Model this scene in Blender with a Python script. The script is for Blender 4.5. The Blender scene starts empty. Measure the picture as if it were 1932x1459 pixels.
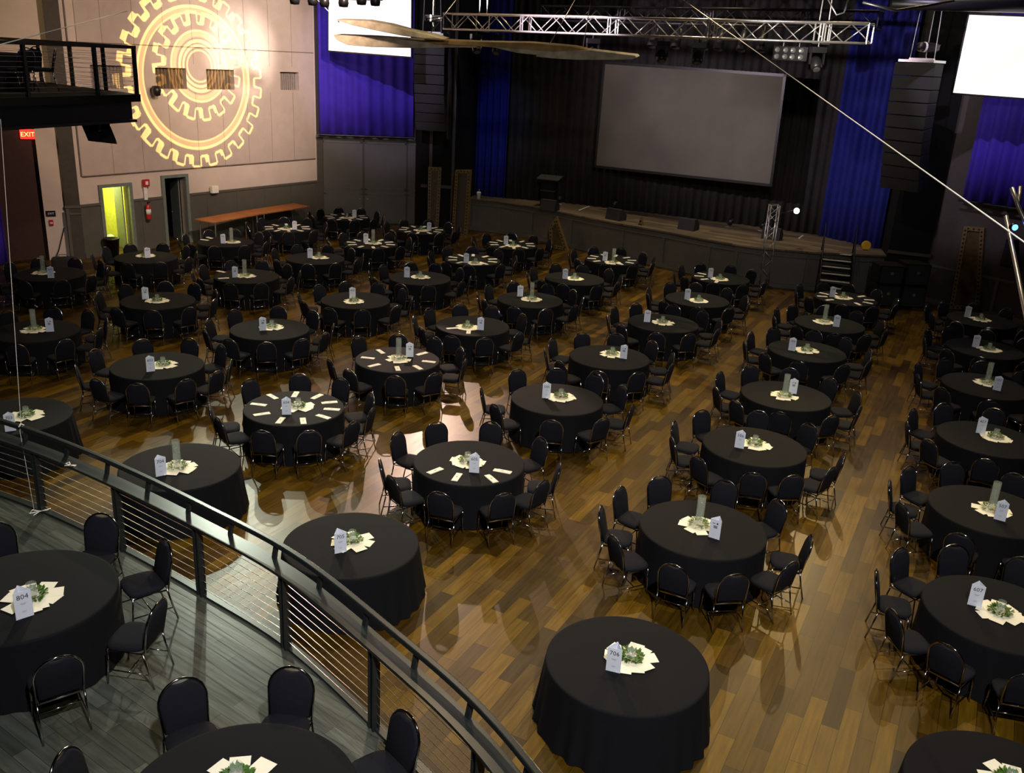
import bpy, bmesh, math, random
from mathutils import Vector, Matrix
random.seed(7)
S = bpy.context.scene
COL = S.collection
R = math.radians
PI = math.pi

# ------------------------------------------------------------------ camera
IW, IH = 1932, 1459
FPX, PITCH, ROLL, CH = 1729.8, 0.34395, 0.053797, 7.0957
fw = Vector((0, math.cos(PITCH), -math.sin(PITCH)))
_rt = Vector((1, 0, 0)); _up = _rt.cross(fw)
rt = math.cos(ROLL)*_rt + math.sin(ROLL)*_up
up = -math.sin(ROLL)*_rt + math.cos(ROLL)*_up
cd = bpy.data.cameras.new('camera'); cam = bpy.data.objects.new('camera', cd); COL.objects.link(cam)
cam.matrix_world = Matrix(((rt.x, up.x, -fw.x, 0), (rt.y, up.y, -fw.y, 0), (rt.z, up.z, -fw.z, CH), (0, 0, 0, 1)))
cd.sensor_fit = 'HORIZONTAL'; cd.sensor_width = 36; cd.lens = FPX/IW*36
cd.clip_start = 0.1; cd.clip_end = 200
S.camera = cam
# survey helpers: sight lines from the camera station to measured planes
def ray(px, py): return fw + rt*((px-IW/2)/FPX) - up*((py-IH/2)/FPX)
def back(px, py, z=0.0):
    d = ray(px, py); t = (z-CH)/d.z
    return Vector((d.x*t, d.y*t, z))
def onp(px, py, P, ang):
    d = ray(px, py); n = Vector((-math.sin(R(ang)), math.cos(R(ang))))
    t = (n.x*P[0]+n.y*P[1])/(n.x*d.x+n.y*d.y)
    return Vector((d.x*t, d.y*t, CH+d.z*t))
def proj(p):
    d = Vector(p)-Vector((0, 0, CH)); z = d.dot(fw)
    if z < .3: return (-9999, -9999)
    return (IW/2+FPX*d.dot(rt)/z, IH/2-FPX*d.dot(up)/z)

# ------------------------------------------------------------------ world + exposure
S.view_settings.view_transform = 'Standard'; S.view_settings.look = 'None'
S.view_settings.exposure = 0.0; S.view_settings.gamma = 1.0; S.view_settings.use_curve_mapping = False
w = bpy.data.worlds.new('world'); S.world = w; w.use_nodes = True
bg = w.node_tree.nodes['Background']; bg.inputs[0].default_value = (.55, .6, .8, 1); bg.inputs[1].default_value = 0.004

def lamp_spot(name, loc, target, watts, color, angle, blend=.3, radius=.08):
    l = bpy.data.lights.new(name, 'SPOT'); l.energy = watts; l.color = color
    l.spot_size = R(angle); l.spot_blend = blend; l.shadow_soft_size = radius
    o = bpy.data.objects.new(name, l); COL.objects.link(o); o.location = loc
    o.rotation_euler = (Vector(target)-Vector(loc)).to_track_quat('-Z', 'Y').to_euler()
    return o
# stage truss spots raking over the tables
lamp_spot('spot_light', (-3.1, 31.6, 7.45), (-1.9, 12.4, 0), 5200, (1, .68, .54), 28, .2)
lamp_spot('spot_light', (8.2, 24.4, 7.2), (3.6, 9.5, 0), 1300, (1, .72, .34), 48, .6)
lamp_spot('spot_light', (-8.6, 25.2, 8.6), (-3.9, 9.6, .8), 2600, (.84, .97, .80), 38, .5)
lamp_spot('spot_light', (-9.0, 29.0, 9.0), (-5.5, 14.5, 0), 2500, (.85, .85, .62), 36, .5)
# house downlights, warm
HOUSE = [(-9, 15, 300), (-3, 12, 520), (3, 9.5, 520), (8, 12, 420), (-9, 23, 330), (-3.5, 20, 560), (2.5, 17.5, 700), (8.5, 17, 420),
         (-7, 30, 380), (-1.5, 27, 680), (4.0, 24.5, 700), (9.5, 23, 330), (0, 34, 420), (6.0, 30, 480), (-5, 36, 260), (10.2, 28.0, 200)]
for hx, hy, hw in HOUSE:
    lamp_spot('house_light', (hx+1.5, hy+4.5, 12.4), (hx, hy, 0), hw*3.5, (1, .78, .46), 74, .9, .05)
# back-of-hall wash from the room's rear, cool and weak
lamp_spot('wash_light', (2, -1, 13.0), (0, 13.5, 0), 9000, (1, .95, .92), 76, 1, .25)
# flood and projector lamps that hit the side walls, screens and drapes
lamp_spot('balcony_lamp', (-13.5, 20.5, 12.5), (-17.5, 28.2, 7.5), 800, (1, .72, .36), 80, 1, .2)
lamp_spot('balcony_lamp', (-9.0, 18.0, 12.0), (-11.9, 20.9, 6.2), 500, (1, .92, .8), 30, .6, .03)
lamp_spot('wall_flood', (-1.0, 26.0, 11.5), onp(470, 95, (-8.72, 39.4), 237), 9000, (1, .76, .60), 44, 1, .2)
lamp_spot('wall_wash', (-3.0, 20.0, 11.0), onp(330, 270, (-8.72, 39.4), 237), 6500, (1, .72, .56), 60, 1, .3)
lamp_spot('drape_light', (-6.2, 23.5, 12.9), (-6.2, 40, 6.2), 5200, (.80, .66, 1), 25, .5, .06)
lamp_spot('drape_light', (0.5, 27.5, 12.6), (-1.3, 40.2, 4.2), 1100, (.3, .42, 1), 17, .8, .1)
lamp_spot('drape_light', (7.0, 21.5, 12.9), (14.9, 29.6, 5.6), 2600, (.80, .66, 1), 26, .4, .06)
lamp_spot('drape_light', (7.5, 24.0, 12.6), (12.0, 33.6, 4.0), 350, (.3, .4, 1), 22, .8, .1)
lamp_spot('stage_light', (4.0, 27.0, 12.4), (5.0, 36.5, 2.2), 650, (1, .86, .68), 60, .9, .2)
lamp_spot('truss_light', (-1.2, 27.6, 7.9), (0.9, 29.3, 7.95), 2600, (1, .8, .92), 80, .8, .05)
lamp_spot('truss_light', (6.0, 22.4, 7.9), (7.3, 25.1, 7.9), 700, (1, .9, .78), 80, .8, .05)

# ------------------------------------------------------------------ materials
def mat(name, c, rough=.6, metal=0.0, emit=None, es=0, var=.12, scale=8, bump=0, spec=None, trans=0, alpha=None):
    m = bpy.data.materials.new(name); m.use_nodes = True; nt = m.node_tree; b = nt.nodes['Principled BSDF']
    b.inputs['Roughness'].default_value = rough; b.inputs['Metallic'].default_value = metal
    if spec is not None: b.inputs['Specular IOR Level'].default_value = spec
    if trans: b.inputs['Transmission Weight'].default_value = trans; b.inputs['IOR'].default_value = 1.45
    if emit: b.inputs['Emission Color'].default_value = (*emit, 1); b.inputs['Emission Strength'].default_value = es
    tc = nt.nodes.new('ShaderNodeTexCoord'); nz = nt.nodes.new('ShaderNodeTexNoise'); nz.inputs['Scale'].default_value = scale
    nz.inputs['Detail'].default_value = 4
    nt.links.new(tc.outputs['Object'], nz.inputs['Vector'])
    cr = nt.nodes.new('ShaderNodeValToRGB')
    cr.color_ramp.elements[0].color = (*[max(0, x*(1-var)) for x in c], 1); cr.color_ramp.elements[1].color = (*[min(1, x*(1+var)) for x in c], 1)
    cr.color_ramp.elements[0].position = .3; cr.color_ramp.elements[1].position = .7
    nt.links.new(nz.outputs['Fac'], cr.inputs[0]); nt.links.new(cr.outputs[0], b.inputs['Base Color'])
    if bump:
        bp = nt.nodes.new('ShaderNodeBump'); bp.inputs['Strength'].default_value = bump; bp.inputs['Distance'].default_value = .01
        nt.links.new(nz.outputs['Fac'], bp.inputs['Height']); nt.links.new(bp.outputs[0], b.inputs['Normal'])
    return m
def wood_floor(name, c1, c2, c3, ang, pl, pw, rough, grain=.35):
    m = bpy.data.materials.new(name); m.use_nodes = True; nt = m.node_tree; N = nt.nodes; L = nt.links; b = N['Principled BSDF']
    tc = N.new('ShaderNodeTexCoord'); mp = N.new('ShaderNodeMapping'); mp.inputs['Rotation'].default_value = (0, 0, -R(ang))
    L.new(tc.outputs['Object'], mp.inputs['Vector'])
    br = N.new('ShaderNodeTexBrick'); br.inputs['Scale'].default_value = 1; br.inputs['Brick Width'].default_value = pl; br.inputs['Row Height'].default_value = pw
    br.inputs['Mortar Size'].default_value = .003; br.inputs['Mortar Smooth'].default_value = .2; br.offset = .37; br.inputs['Bias'].default_value = 0
    br.inputs['Color1'].default_value = (0, 0, 0, 1); br.inputs['Color2'].default_value = (1, 1, 1, 1); br.inputs['Mortar'].default_value = (0, 0, 0, 1)
    L.new(mp.outputs[0], br.inputs['Vector'])
    mp2 = N.new('ShaderNodeMapping'); mp2.inputs['Scale'].default_value = (1.2, 14, 1); L.new(mp.outputs[0], mp2.inputs['Vector'])
    nz = N.new('ShaderNodeTexNoise'); nz.inputs['Scale'].default_value = 1.5; nz.inputs['Detail'].default_value = 6; L.new(mp2.outputs[0], nz.inputs['Vector'])
    cr = N.new('ShaderNodeValToRGB'); e = cr.color_ramp.elements; e[0].color = (*c1, 1); e[1].color = (*c2, 1); mid = e.new(.5); mid.color = (*c3, 1)
    L.new(br.outputs['Color'], cr.inputs[0])
    mx = N.new('ShaderNodeMix'); mx.data_type = 'RGBA'; mx.blend_type = 'MULTIPLY'; mx.inputs[0].default_value = grain*2
    gr = N.new('ShaderNodeValToRGB'); gr.color_ramp.elements[0].color = (.45, .42, .4, 1); gr.color_ramp.elements[0].position = .3; gr.color_ramp.elements[1].position = .65
    L.new(nz.outputs['Fac'], gr.inputs[0]); L.new(cr.outputs[0], mx.inputs[6]); L.new(gr.outputs[0], mx.inputs[7])
    mz = N.new('ShaderNodeMix'); mz.data_type = 'RGBA'; L.new(br.outputs['Fac'], mz.inputs[0]); L.new(mx.outputs[2], mz.inputs[6]); mz.inputs[7].default_value = (c1[0]*.4, c1[1]*.4, c1[2]*.4, 1)
    L.new(mz.outputs[2], b.inputs['Base Color'])
    rr = N.new('ShaderNodeMapRange'); rr.inputs[3].default_value = rough*.8; rr.inputs[4].default_value = rough*1.25; L.new(nz.outputs['Fac'], rr.inputs[0]); L.new(rr.outputs[0], b.inputs['Roughness']); b.inputs['Specular IOR Level'].default_value = .27
    bp = N.new('ShaderNodeBump'); bp.inputs['Strength'].default_value = .25; bp.inputs['Distance'].default_value = .004; L.new(nz.outputs['Fac'], bp.inputs['Height']); L.new(bp.outputs[0], b.inputs['Normal'])
    return m
M = {}
M['floor'] = wood_floor('floor_wood', (.034, .018, .0016), (.150, .084, .0050), (.078, .042, .0026), 63, 1.25, .20, .36)
M['deck'] = wood_floor('deck_wood', (.050, .058, .050), (.11, .125, .108), (.075, .085, .074), -34, 1.0, .14, .30)
M['stage_top'] = wood_floor('stage_wood', (.10, .08, .055), (.22, .17, .12), (.15, .12, .08), -34, 1.6, .3, .6)
M['fabric'] = mat('black_fabric', (.008, .0085, .013), .9, bump=.3, scale=90, spec=.18)
M['cloth'] = mat('black_tablecloth', (.0055, .006, .0080), .85, bump=.1, scale=60, spec=.15)
M['chrome'] = mat('chrome', (.46, .44, .43), .10, 1.0, var=.05)
M['dark_metal'] = mat('dark_metal', (.014, .014, .016), .38, .2)
M['rail'] = mat('rail_paint', (.018, .022, .022), .30, .1, spec=.6)
M['cable'] = mat('steel_cable', (.75, .7, .6), .3, 1.0)
M['paper'] = mat('cream_paper', (.88, .87, .72), .8, var=.04)
M['sign'] = mat('white_card', (.76, .82, .94), .6, var=.02)
M['ink'] = mat('ink', (.03, .03, .04), .7)
M['grey_ink'] = mat('grey_ink', (.35, .35, .4), .7)
M['napkin'] = mat('napkin', (.82, .80, .70), .9, var=.05)
M['glass'] = mat('vase_glass', (.55, .65, .58), .05, var=.02, spec=.8)
M['glass'].node_tree.nodes['Principled BSDF'].inputs['Alpha'].default_value = .16
M['leaf'] = mat('leaf', (.045, .13, .010), .6, var=.5, scale=40)
M['wall'] = mat('plaster', (.60, .51, .44), .9, var=.05, scale=2, bump=.05)
M['acoustic'] = mat('acoustic_panel', (.49, .41, .36), .95, var=.05, scale=3, bump=.1)
M['seam'] = mat('seam', (.16, .13, .11), .9)
M['wainscot'] = mat('wainscot_paint', (.095, .090, .072), .55, var=.08, scale=3)
M['grey_door'] = mat('grey_door_paint', (.075, .072, .062), .5, var=.06, scale=3)
M['green_frame'] = mat('door_frame_paint', (.16, .19, .17), .5)
M['black_wall'] = mat('black_wall', (.008, .008, .008), .95, spec=.15)
M['brown_wall'] = mat('dark_brown_wall', (.045, .018, .014), .8)
M['olive_wall'] = mat('olive_wall', (.05, .043, .033), .7)
M['yellow_wall'] = mat('yellow_tile_wall', (.52, .55, .12), .5)
M['blue_drape'] = mat('blue_velvet', (.038, .016, .36), .9, var=.15, scale=3)
M['blue_stage'] = mat('blue_stage_velvet', (.007, .012, .20), .9, var=.15, scale=3)
M['black_drape'] = mat('black_velvet', (.020, .018, .018), .95, var=.2, scale=3)
M['screen'] = mat('grey_projection_screen', (.115, .108, .092), .9, var=.25, scale=.35)
M['lit_screen'] = mat('lit_projection_screen', (.8, .78, .74), .8, emit=(1, .92, .88), es=.95, var=.02)
M['lit_screen_r'] = mat('lit_projection_screen_right', (.8, .78, .74), .8, emit=(1, .95, .88), es=1.0, var=.02)
M['alu'] = mat('aluminium', (.62, .60, .60), .32, .85, var=.05)
M['array'] = mat('array_grille', (.020, .020, .021), .8, bump=.4, scale=120)
M['gold'] = mat('gilded_wood', (.17, .11, .035), .5, var=.3, scale=12)
M['gold_dark'] = mat('gilded_inset', (.075, .045, .010), .5, var=.35, scale=8)
M['table_wood'] = mat('varnished_wood', (.42, .15, .035), .45, var=.15, scale=3)
M['red'] = mat('red_paint', (.45, .02, .02), .4)
M['exit'] = mat('exit_glow', (.3, .01, .01), .5, emit=(1, .03, .02), es=1.8)
M['exit_txt'] = mat('exit_letters', (.8, .6, .2), .5, emit=(1, .55, .15), es=2.2)
M['white'] = mat('white_plastic', (.75, .75, .72), .5)
M['rope'] = mat('white_cord', (.85, .82, .75), .7)
M['canvas'] = mat('aged_canvas', (.42, .36, .26), .85, var=.3, scale=4, bump=.2)
M['canvas_gold'] = mat('ochre_canvas', (.35, .21, .06), .8, var=.3, scale=4)
M['bulb'] = mat('lamp_lens', (1, 1, 1), .3, emit=(1, .95, .85), es=12)
M['dim_lens'] = mat('dim_lens', (.10, .10, .10), .3)
M['blue_led'] = mat('blue_led', (.05, .1, 1), .3, emit=(.05, .15, 1), es=8)
M['yellow'] = mat('yellow_plastic', (.7, .42, .02), .5)
M['window_dark'] = mat('louvre_brown', (.10, .065, .035), .5, var=.3, scale=2)
M['window_grey'] = mat('louvre_grey', (.24, .21, .19), .7)
M['tread'] = mat('step_nosing', (.65, .6, .52), .5)

# ------------------------------------------------------------------ mesh helpers
def obj(name, bm, m, parent=None, smooth=False):
    me = bpy.data.meshes.new(name)
    bmesh.ops.recalc_face_normals(bm, faces=bm.faces)
    bm.to_mesh(me); bm.free()
    if m: me.materials.append(M[m] if isinstance(m, str) else m)
    if smooth:
        for p in me.polygons: p.use_smooth = True
    o = bpy.data.objects.new(name, me); COL.objects.link(o)
    if parent: o.parent = parent
    return o
def tag(o, label, cat, group=None, kind=None):
    o['label'] = label; o['category'] = cat
    if group: o['group'] = group
    if kind: o['kind'] = kind
    return o
def root(name, loc, rz, label, cat, group=None):
    o = bpy.data.objects.new(name, None); COL.objects.link(o); o.location = loc; o.rotation_euler = (0, 0, rz); o.empty_display_size = .1
    return tag(o, label, cat, group)
def struct(name, bm, m, label=None, smooth=False):
    o = obj(name, bm, m, None, smooth); o['kind'] = 'structure'
    if label: o['label'] = label
    return o
def box(bm, x0, x1, y0, y1, z0, z1, mtx=None):
    v = [bm.verts.new(Vector(p) if mtx is None else mtx @ Vector(p)) for p in ((x0,y0,z0),(x1,y0,z0),(x1,y1,z0),(x0,y1,z0),(x0,y0,z1),(x1,y0,z1),(x1,y1,z1),(x0,y1,z1))]
    for f in ((0,3,2,1),(4,5,6,7),(0,1,5,4),(1,2,6,5),(2,3,7,6),(3,0,4,7)): bm.faces.new([v[i] for i in f])
    return bm
def tube(bm, pts, r, n=8, closed=False, r1=None):
    pts = [Vector(p) for p in pts]; rings = []; K = len(pts)
    prev = None
    for i, p in enumerate(pts):
        if closed: t = (pts[(i+1) % K]-pts[i-1])
        elif i == 0: t = pts[1]-pts[0]
        elif i == K-1: t = pts[-1]-pts[-2]
        else: t = (pts[i+1]-p).normalized()+(p-pts[i-1]).normalized()
        t.normalize()
        if prev is None:
            a = Vector((0, 0, 1)) if abs(t.z) < .9 else Vector((1, 0, 0)); prev = t.cross(a).normalized()
        x = (prev-t*prev.dot(t)).normalized(); prev = x; y = t.cross(x)
        rr = r if r1 is None else r+(r1-r)*i/(K-1)
        rings.append([bm.verts.new(p+x*(rr*math.cos(2*PI*k/n))+y*(rr*math.sin(2*PI*k/n))) for k in range(n)])
    rng = range(K) if closed else range(K-1)
    for i in rng:
        A, B = rings[i], rings[(i+1) % K]
        for k in range(n): bm.faces.new((A[k], A[(k+1) % n], B[(k+1) % n], B[k]))
    if not closed:
        bm.faces.new(rings[0][::-1]); bm.faces.new(rings[-1])
    return bm
def lathe(bm, prof, n=24, c=(0, 0, 0), mtx=None):
    rings = []
    for r, z in prof:
        ring = []
        for k in range(n):
            p = Vector((c[0]+r*math.cos(2*PI*k/n), c[1]+r*math.sin(2*PI*k/n), c[2]+z))
            ring.append(bm.verts.new(mtx @ p if mtx else p))
        rings.append(ring)
    for A, B in zip(rings, rings[1:]):
        for k in range(n): bm.faces.new((A[k], A[(k+1) % n], B[(k+1) % n], B[k]))
    if prof[0][0] > 1e-4: bm.faces.new(rings[0][::-1])
    if prof[-1][0] > 1e-4: bm.faces.new(rings[-1])
    return bm
def prism(bm, quad, off):
    off = Vector(off); a = [bm.verts.new(Vector(q)) for q in quad]; b = [bm.verts.new(Vector(q)+off) for q in quad]
    n = len(quad)
    bm.faces.new(a); bm.faces.new(b[::-1])
    for i in range(n): bm.faces.new((a[i], b[i], b[(i+1) % n], a[(i+1) % n]))
    return bm
def B(): return bmesh.new()
def dir2(ang): return Vector((math.cos(R(ang)), math.sin(R(ang)), 0))
def nrm(ang): return Vector((-math.sin(R(ang)), math.cos(R(ang)), 0))   # away from the hall for stage-side planes
def pq(pts, P, ang): return [onp(x, y, P, ang) for x, y in pts]
def text_mesh(s, size):
    c = bpy.data.curves.new('text', 'FONT'); c.body = s; c.size = size; c.align_x = 'CENTER'; c.extrude = .0006; c.resolution_u = 2
    o = bpy.data.objects.new('text', c); COL.objects.link(o)
    me = bpy.data.meshes.new_from_object(o); bpy.data.objects.remove(o); bpy.data.curves.remove(c)
    return me
def text_obj(name, s, size, m, loc, rot, parent=None):
    me = text_mesh(s, size); me.materials.clear(); me.materials.append(M[m])
    o = bpy.data.objects.new(name, me); COL.objects.link(o); o.location = loc; o.rotation_euler = rot
    if parent: o.parent = parent
    return o
def copy_tree(o, parent=None):
    c = o.copy(); COL.objects.link(c); c.parent = parent
    for ch in CH_OF.get(o.name, []): copy_tree(ch, c)
    return c
CH_OF = {}
def remember(o, *ch): CH_OF[o.name] = list(ch)
def curtain(name, pts, z0, z1, m, amp=.07, wl=.28, label='', cat='curtain', group=None, ztop=None, seed=1):
    rnd = random.Random(seed); bm = B(); L = 0; cum = [0]
    P = [Vector(p) for p in pts]
    for a, b in zip(P, P[1:]): L += (b-a).length; cum.append(L)
    n = int(L/wl*8); rows = 6; grid = []
    ph = [rnd.uniform(0, 6) for _ in range(6)]
    for i in range(n+1):
        s = L*i/n; k = max(j for j in range(len(cum)-1) if cum[j] <= s+1e-6); a, b = P[k], P[k+1]; t = (s-cum[k])/max(1e-6, cum[k+1]-cum[k])
        p = a.lerp(b, t); d = (b-a).normalized(); nn = Vector((-d.y, d.x, 0)); col = []
        for j in range(rows+1):
            z = z0+(z1-z0)*j/rows
            f = math.sin(2*PI*s/wl+ph[0]+.8*math.sin(s*.9+ph[1])+.15*j)*(1-.35*j/rows)+.5*math.sin(2*PI*s/(wl*2.7)+ph[2])
            col.append(bm.verts.new((p+nn*(amp*f)).to_3d()+Vector((0, 0, z))))
        grid.append(col)
    for i in range(n):
        for j in range(rows): bm.faces.new((grid[i][j], grid[i+1][j], grid[i+1][j+1], grid[i][j+1]))
    o = obj(name, bm, m, None, True)
    md = o.modifiers.new('thick', 'SOLIDIFY'); md.thickness = .015
    return tag(o, label, cat, group)

# ------------------------------------------------------------------ floor, deck, ceiling, walls
bm = B(); prism(bm, [(-30, -4, 0), (30, -4, 0), (30, 50, 0), (-30, 50, 0)], (0, 0, -.2)); struct('floor', bm, 'floor', 'amber brown plank floor of the hall')
bm = B(); prism(bm, [(-30, -4, 14.5), (30, -4, 14.5), (30, 50, 14.5), (-30, 50, 14.5)], (0, 0, .2)); struct('ceiling', bm, 'black_wall')
C0 = Vector((-8.72, 39.4, 0)); LA = 237.0; LD = dir2(LA)           # left wall runs from the far corner towards the camera
def lw(px, py): p = onp(px, py, C0, LA); return ((p-C0).dot(LD), p.z)
def wall_cells(bm, P, D, Nn, T, t0, t1, z0, z1, holes):
    ts = sorted(set([t0, t1]+[x for h in holes for x in h[:2] if t0 < x < t1])); zs = sorted(set([z0, z1]+[x for h in holes for x in h[2:] if z0 < x < z1]))
    for a, b in zip(ts, ts[1:]):
        for c, d in zip(zs, zs[1:]):
            tm, zm = (a+b)/2, (c+d)/2
            if any(h[0] <= tm <= h[1] and h[2] <= zm <= h[3] for h in holes): continue
            prism(bm, [P+D*a+Vector((0,0,c)), P+D*b+Vector((0,0,c)), P+D*b+Vector((0,0,d)), P+D*a+Vector((0,0,d))], Nn*T)
LN = Vector((-LD.y, LD.x, 0))
if LN.x > 0: LN = -LN       # outward, away from the hall
TD1 = (lw(240, 342)[0], lw(189, 342)[0]); TD2 = (lw(347, 330)[0], lw(307, 330)[0]); DH = 2.28; DH2 = 2.42
wins = []
for x0, x1, y0, y1 in ((292, 350, 128, 168), (388, 440, 131, 169), (527, 562, 136, 170), (170, 230, 123, 168)):
    a, b = lw(x1, (y0+y1)/2)[0], lw(x0, (y0+y1)/2)[0]; zt, zb = lw((x0+x1)/2, y0)[1], lw((x0+x1)/2, y1)[1]; wins.append((a, b, zb, zt))
holes = [(TD1[0], TD1[1], 0, DH), (TD2[0], TD2[1], 0, DH2)]+wins
TC = lw(152, 406)[0]
bm = B(); wall_cells(bm, C0, LD, LN, .25, 0, TC, 0, 14.5, holes); struct('wall_left', bm, 'wall', 'beige plaster side wall lit by a gear pattern')
# acoustic cladding: a proud panel in three courses, with seams between boards
bm = B(); pa0, pa1 = .12, lw(145, 250)[0]; zlow, zmid, zhi = 2.72, 5.35, 6.87
def clad(z0, z1, t0, t1):
    wall_cells(bm, C0-LN*.05, LD, LN, .045, t0, t1, z0, z1, [h for h in holes])
clad(zlow, zhi-.015, pa0, pa1); clad(zhi+.015, 11.5, pa0, pa1-.3)
struct('wall_left_cladding', bm, 'acoustic', 'beige acoustic boards on the side wall')
bm = B()
for k in range(1, 9):
    t = pa0+(pa1-pa0)*k/9
    for z0, z1 in ((zlow, wins[0][2]-.1), (wins[0][3]+.15, 11.5)):
        prism(bm, [C0+LD*(t-.006)-LN*.052+Vector((0,0,z0)), C0+LD*(t+.006)-LN*.052+Vector((0,0,z0)), C0+LD*(t+.006)-LN*.052+Vector((0,0,z1)), C0+LD*(t-.006)-LN*.052+Vector((0,0,z1))], LN*.01)
for z in (zlow-.02, zhi):
    prism(bm, [C0+LD*pa0-LN*.056+Vector((0,0,z-.015)), C0+LD*pa1-LN*.056+Vector((0,0,z-.015)), C0+LD*pa1-LN*.056+Vector((0,0,z+.015)), C0+LD*pa0-LN*.056+Vector((0,0,z+.015))], LN*.02)
prism(bm, [C0+LD*pa1-LN*.056+Vector((0,0,zlow)), C0+LD*(pa1+.04)-LN*.056+Vector((0,0,zlow)), C0+LD*(pa1+.04)-LN*.056+Vector((0,0,11)), C0+LD*pa1-LN*.056+Vector((0,0,11))], LN*.05)
struct('trim_1', bm, 'seam', 'dark seams between the acoustic boards')
bm = B(); dh = [(a-.12, b+.12, c, d) for a, b, c, d in holes[:2]]
wall_cells(bm, C0-LN*.045, LD, LN, .04, 0, TC, 0, 1.72, dh)
wall_cells(bm, C0-LN*.08, LD, LN, .05, 0, TC, 1.72, 1.80, dh); wall_cells(bm, C0-LN*.07, LD, LN, .05, 0, TC, 0, .16, dh)
for k in range(0, 9):
    t = k*1.4+.05
    if any(h[0]-.1 < t < h[1]+.1 for h in dh): continue
    wall_cells(bm, C0-LN*.06, LD, LN, .03, t, t+.1, .16, 1.72, dh)
struct('trim_2', bm, 'wainscot', 'dark olive wainscot along the side wall')
# window recesses
for i, (a, b, z0, z1) in enumerate(wins):
    bm = B(); prism(bm, [C0+LD*a+LN*.14+Vector((0,0,z0)), C0+LD*b+LN*.14+Vector((0,0,z0)), C0+LD*b+LN*.14+Vector((0,0,z1)), C0+LD*a+LN*.14+Vector((0,0,z1))], LN*.06)
    n = 9
    for k in range(n):
        t = a+(b-a)*(k+.5)/n
        prism(bm, [C0+LD*(t-.02)+LN*.08+Vector((0,0,z0)), C0+LD*(t+.02)+LN*.11+Vector((0,0,z0)), C0+LD*(t+.02)+LN*.11+Vector((0,0,z1)), C0+LD*(t-.02)+LN*.08+Vector((0,0,z1))], LN*.015)
    struct('window_%d' % (i+1), bm, 'window_dark' if i < 2 else 'window_grey', 'slatted control booth window in the side wall')
# door casings and what lies behind them
for i, (T, h) in enumerate(((TD1, DH), (TD2, DH2))):
    bm = B()
    for a, b in ((T[0]-.12, T[0]), (T[1], T[1]+.12)): wall_cells(bm, C0-LN*.09, LD, LN, .36, a, b, 0, h+.1, [])
    wall_cells(bm, C0-LN*.09, LD, LN, .36, T[0], T[1], h, h+.1, [])
    struct('trim_%d' % (3+i), bm, 'green_frame', 'grey green door casing')
def along(t, n, z): return C0+LD*t+LN*n+Vector((0, 0, z))
bm = B(); a, b = TD1[0]-.6, min(TD1[1]+1.4, TC-.3)
for q, o in (([along(a,.25,0), along(a,3,0), along(a,3,3), along(a,.25,3)], LD*-.1), ([along(b,.25,0), along(b,3,0), along(b,3,3), along(b,.25,3)], LD*.1), ([along(a,3,0), along(b,3,0), along(b,3,3), along(a,3,3)], LN*.1), ([along(a,.25,3), along(b,.25,3), along(b,3,3), along(a,3,3)], Vector((0,0,.1)))): prism(bm, q, o)
struct('wall_side_room', bm, 'yellow_wall', 'yellow green tiled room seen through the open door')
l = bpy.data.lights.new('room_lamp', 'POINT'); l.energy = 210; l.color = (1, .95, .45); l.shadow_soft_size = .15
o = bpy.data.objects.new('room_lamp', l); COL.objects.link(o); o.location = along((a+b)/2, 1.6, 2.7)
bm = B(); a, b = TD2[0]-.4, TD2[1]+.6
for q, o in (([along(a,.25,0), along(a,2.2,0), along(a,2.2,3), along(a,.25,3)], LD*-.1), ([along(b,.25,0), along(b,2.2,0), along(b,2.2,3), along(b,.25,3)], LD*.1), ([along(a,2.2,0), along(b,2.2,0), along(b,2.2,3), along(a,2.2,3)], LN*.1), ([along(a,.25,3), along(b,.25,3), along(b,2.2,3), along(a,2.2,3)], Vector((0,0,.1)))): prism(bm, q, o)
struct('wall_side_passage', bm, 'black_wall', 'dark passage behind the second doorway')
# opened door leaves
for i, (T, h, m) in enumerate(((TD1, DH, 'green_frame'), (TD2, DH2, 'green_frame'))):
    bm = B(); d = (LN*.92+LD*-.25).normalized(); p = along(T[0]+.03, .28, .02)
    prism(bm, [p, p+d*.8, p+d*.8+Vector((0,0,h-.04)), p+Vector((0,0,h-.04))], LD*.045)
    o = struct('door_%d' % (i+1), bm, m, 'opened grey green door leaf')
    bm = B(); q = p+d*.72+LD*.09+Vector((0,0,1.0)); tube(bm, [q-d*.1, q+d*.02], .015, 8); tube(bm, [q-LD*.06, q], .012, 8); k = obj('door_handle', bm, 'alu', o)
# column and the wall that faces the camera beyond it
E0 = along(TC, -.03, 0); EA = 207.0; ED = dir2(EA); EN = Vector((-ED.y, ED.x, 0)); EN = EN if EN.y > 0 else -EN
def ew(px): p = onp(px, 400, E0, EA); return (p-E0).dot(ED)
t0 = ew(124); t1 = ew(83)
bm = B(); wall_cells(bm, E0-EN*.12, ED, EN, .3, 0, t0, 0, 14.5, []); struct('wall_left_column', bm, 'olive_wall', 'dark column at the end of the side wall')
bm = B(); wall_cells(bm, E0-EN*.15, ED, EN, .04, -.02, t0+.02, 1.72, 1.8, []); wall_cells(bm, E0-EN*.15, ED, EN, .04, -.02, t0+.02, 1.5, 1.56, []); struct('trim_5', bm, 'wainscot')
bm = B(); wall_cells(bm, E0, ED, EN, .2, t0, t1, 0, 5.2, []); struct('wall_exit_pier', bm, 'wall', 'narrow beige wall pier beside the exit')
bm = B(); wall_cells(bm, E0+EN*.25, ED, EN, .2, t1-.2, t1+2.2, 0, 5.2, []); struct('wall_exit', bm, 'brown_wall', 'dark maroon wall under the balcony with exit sign')
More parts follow.
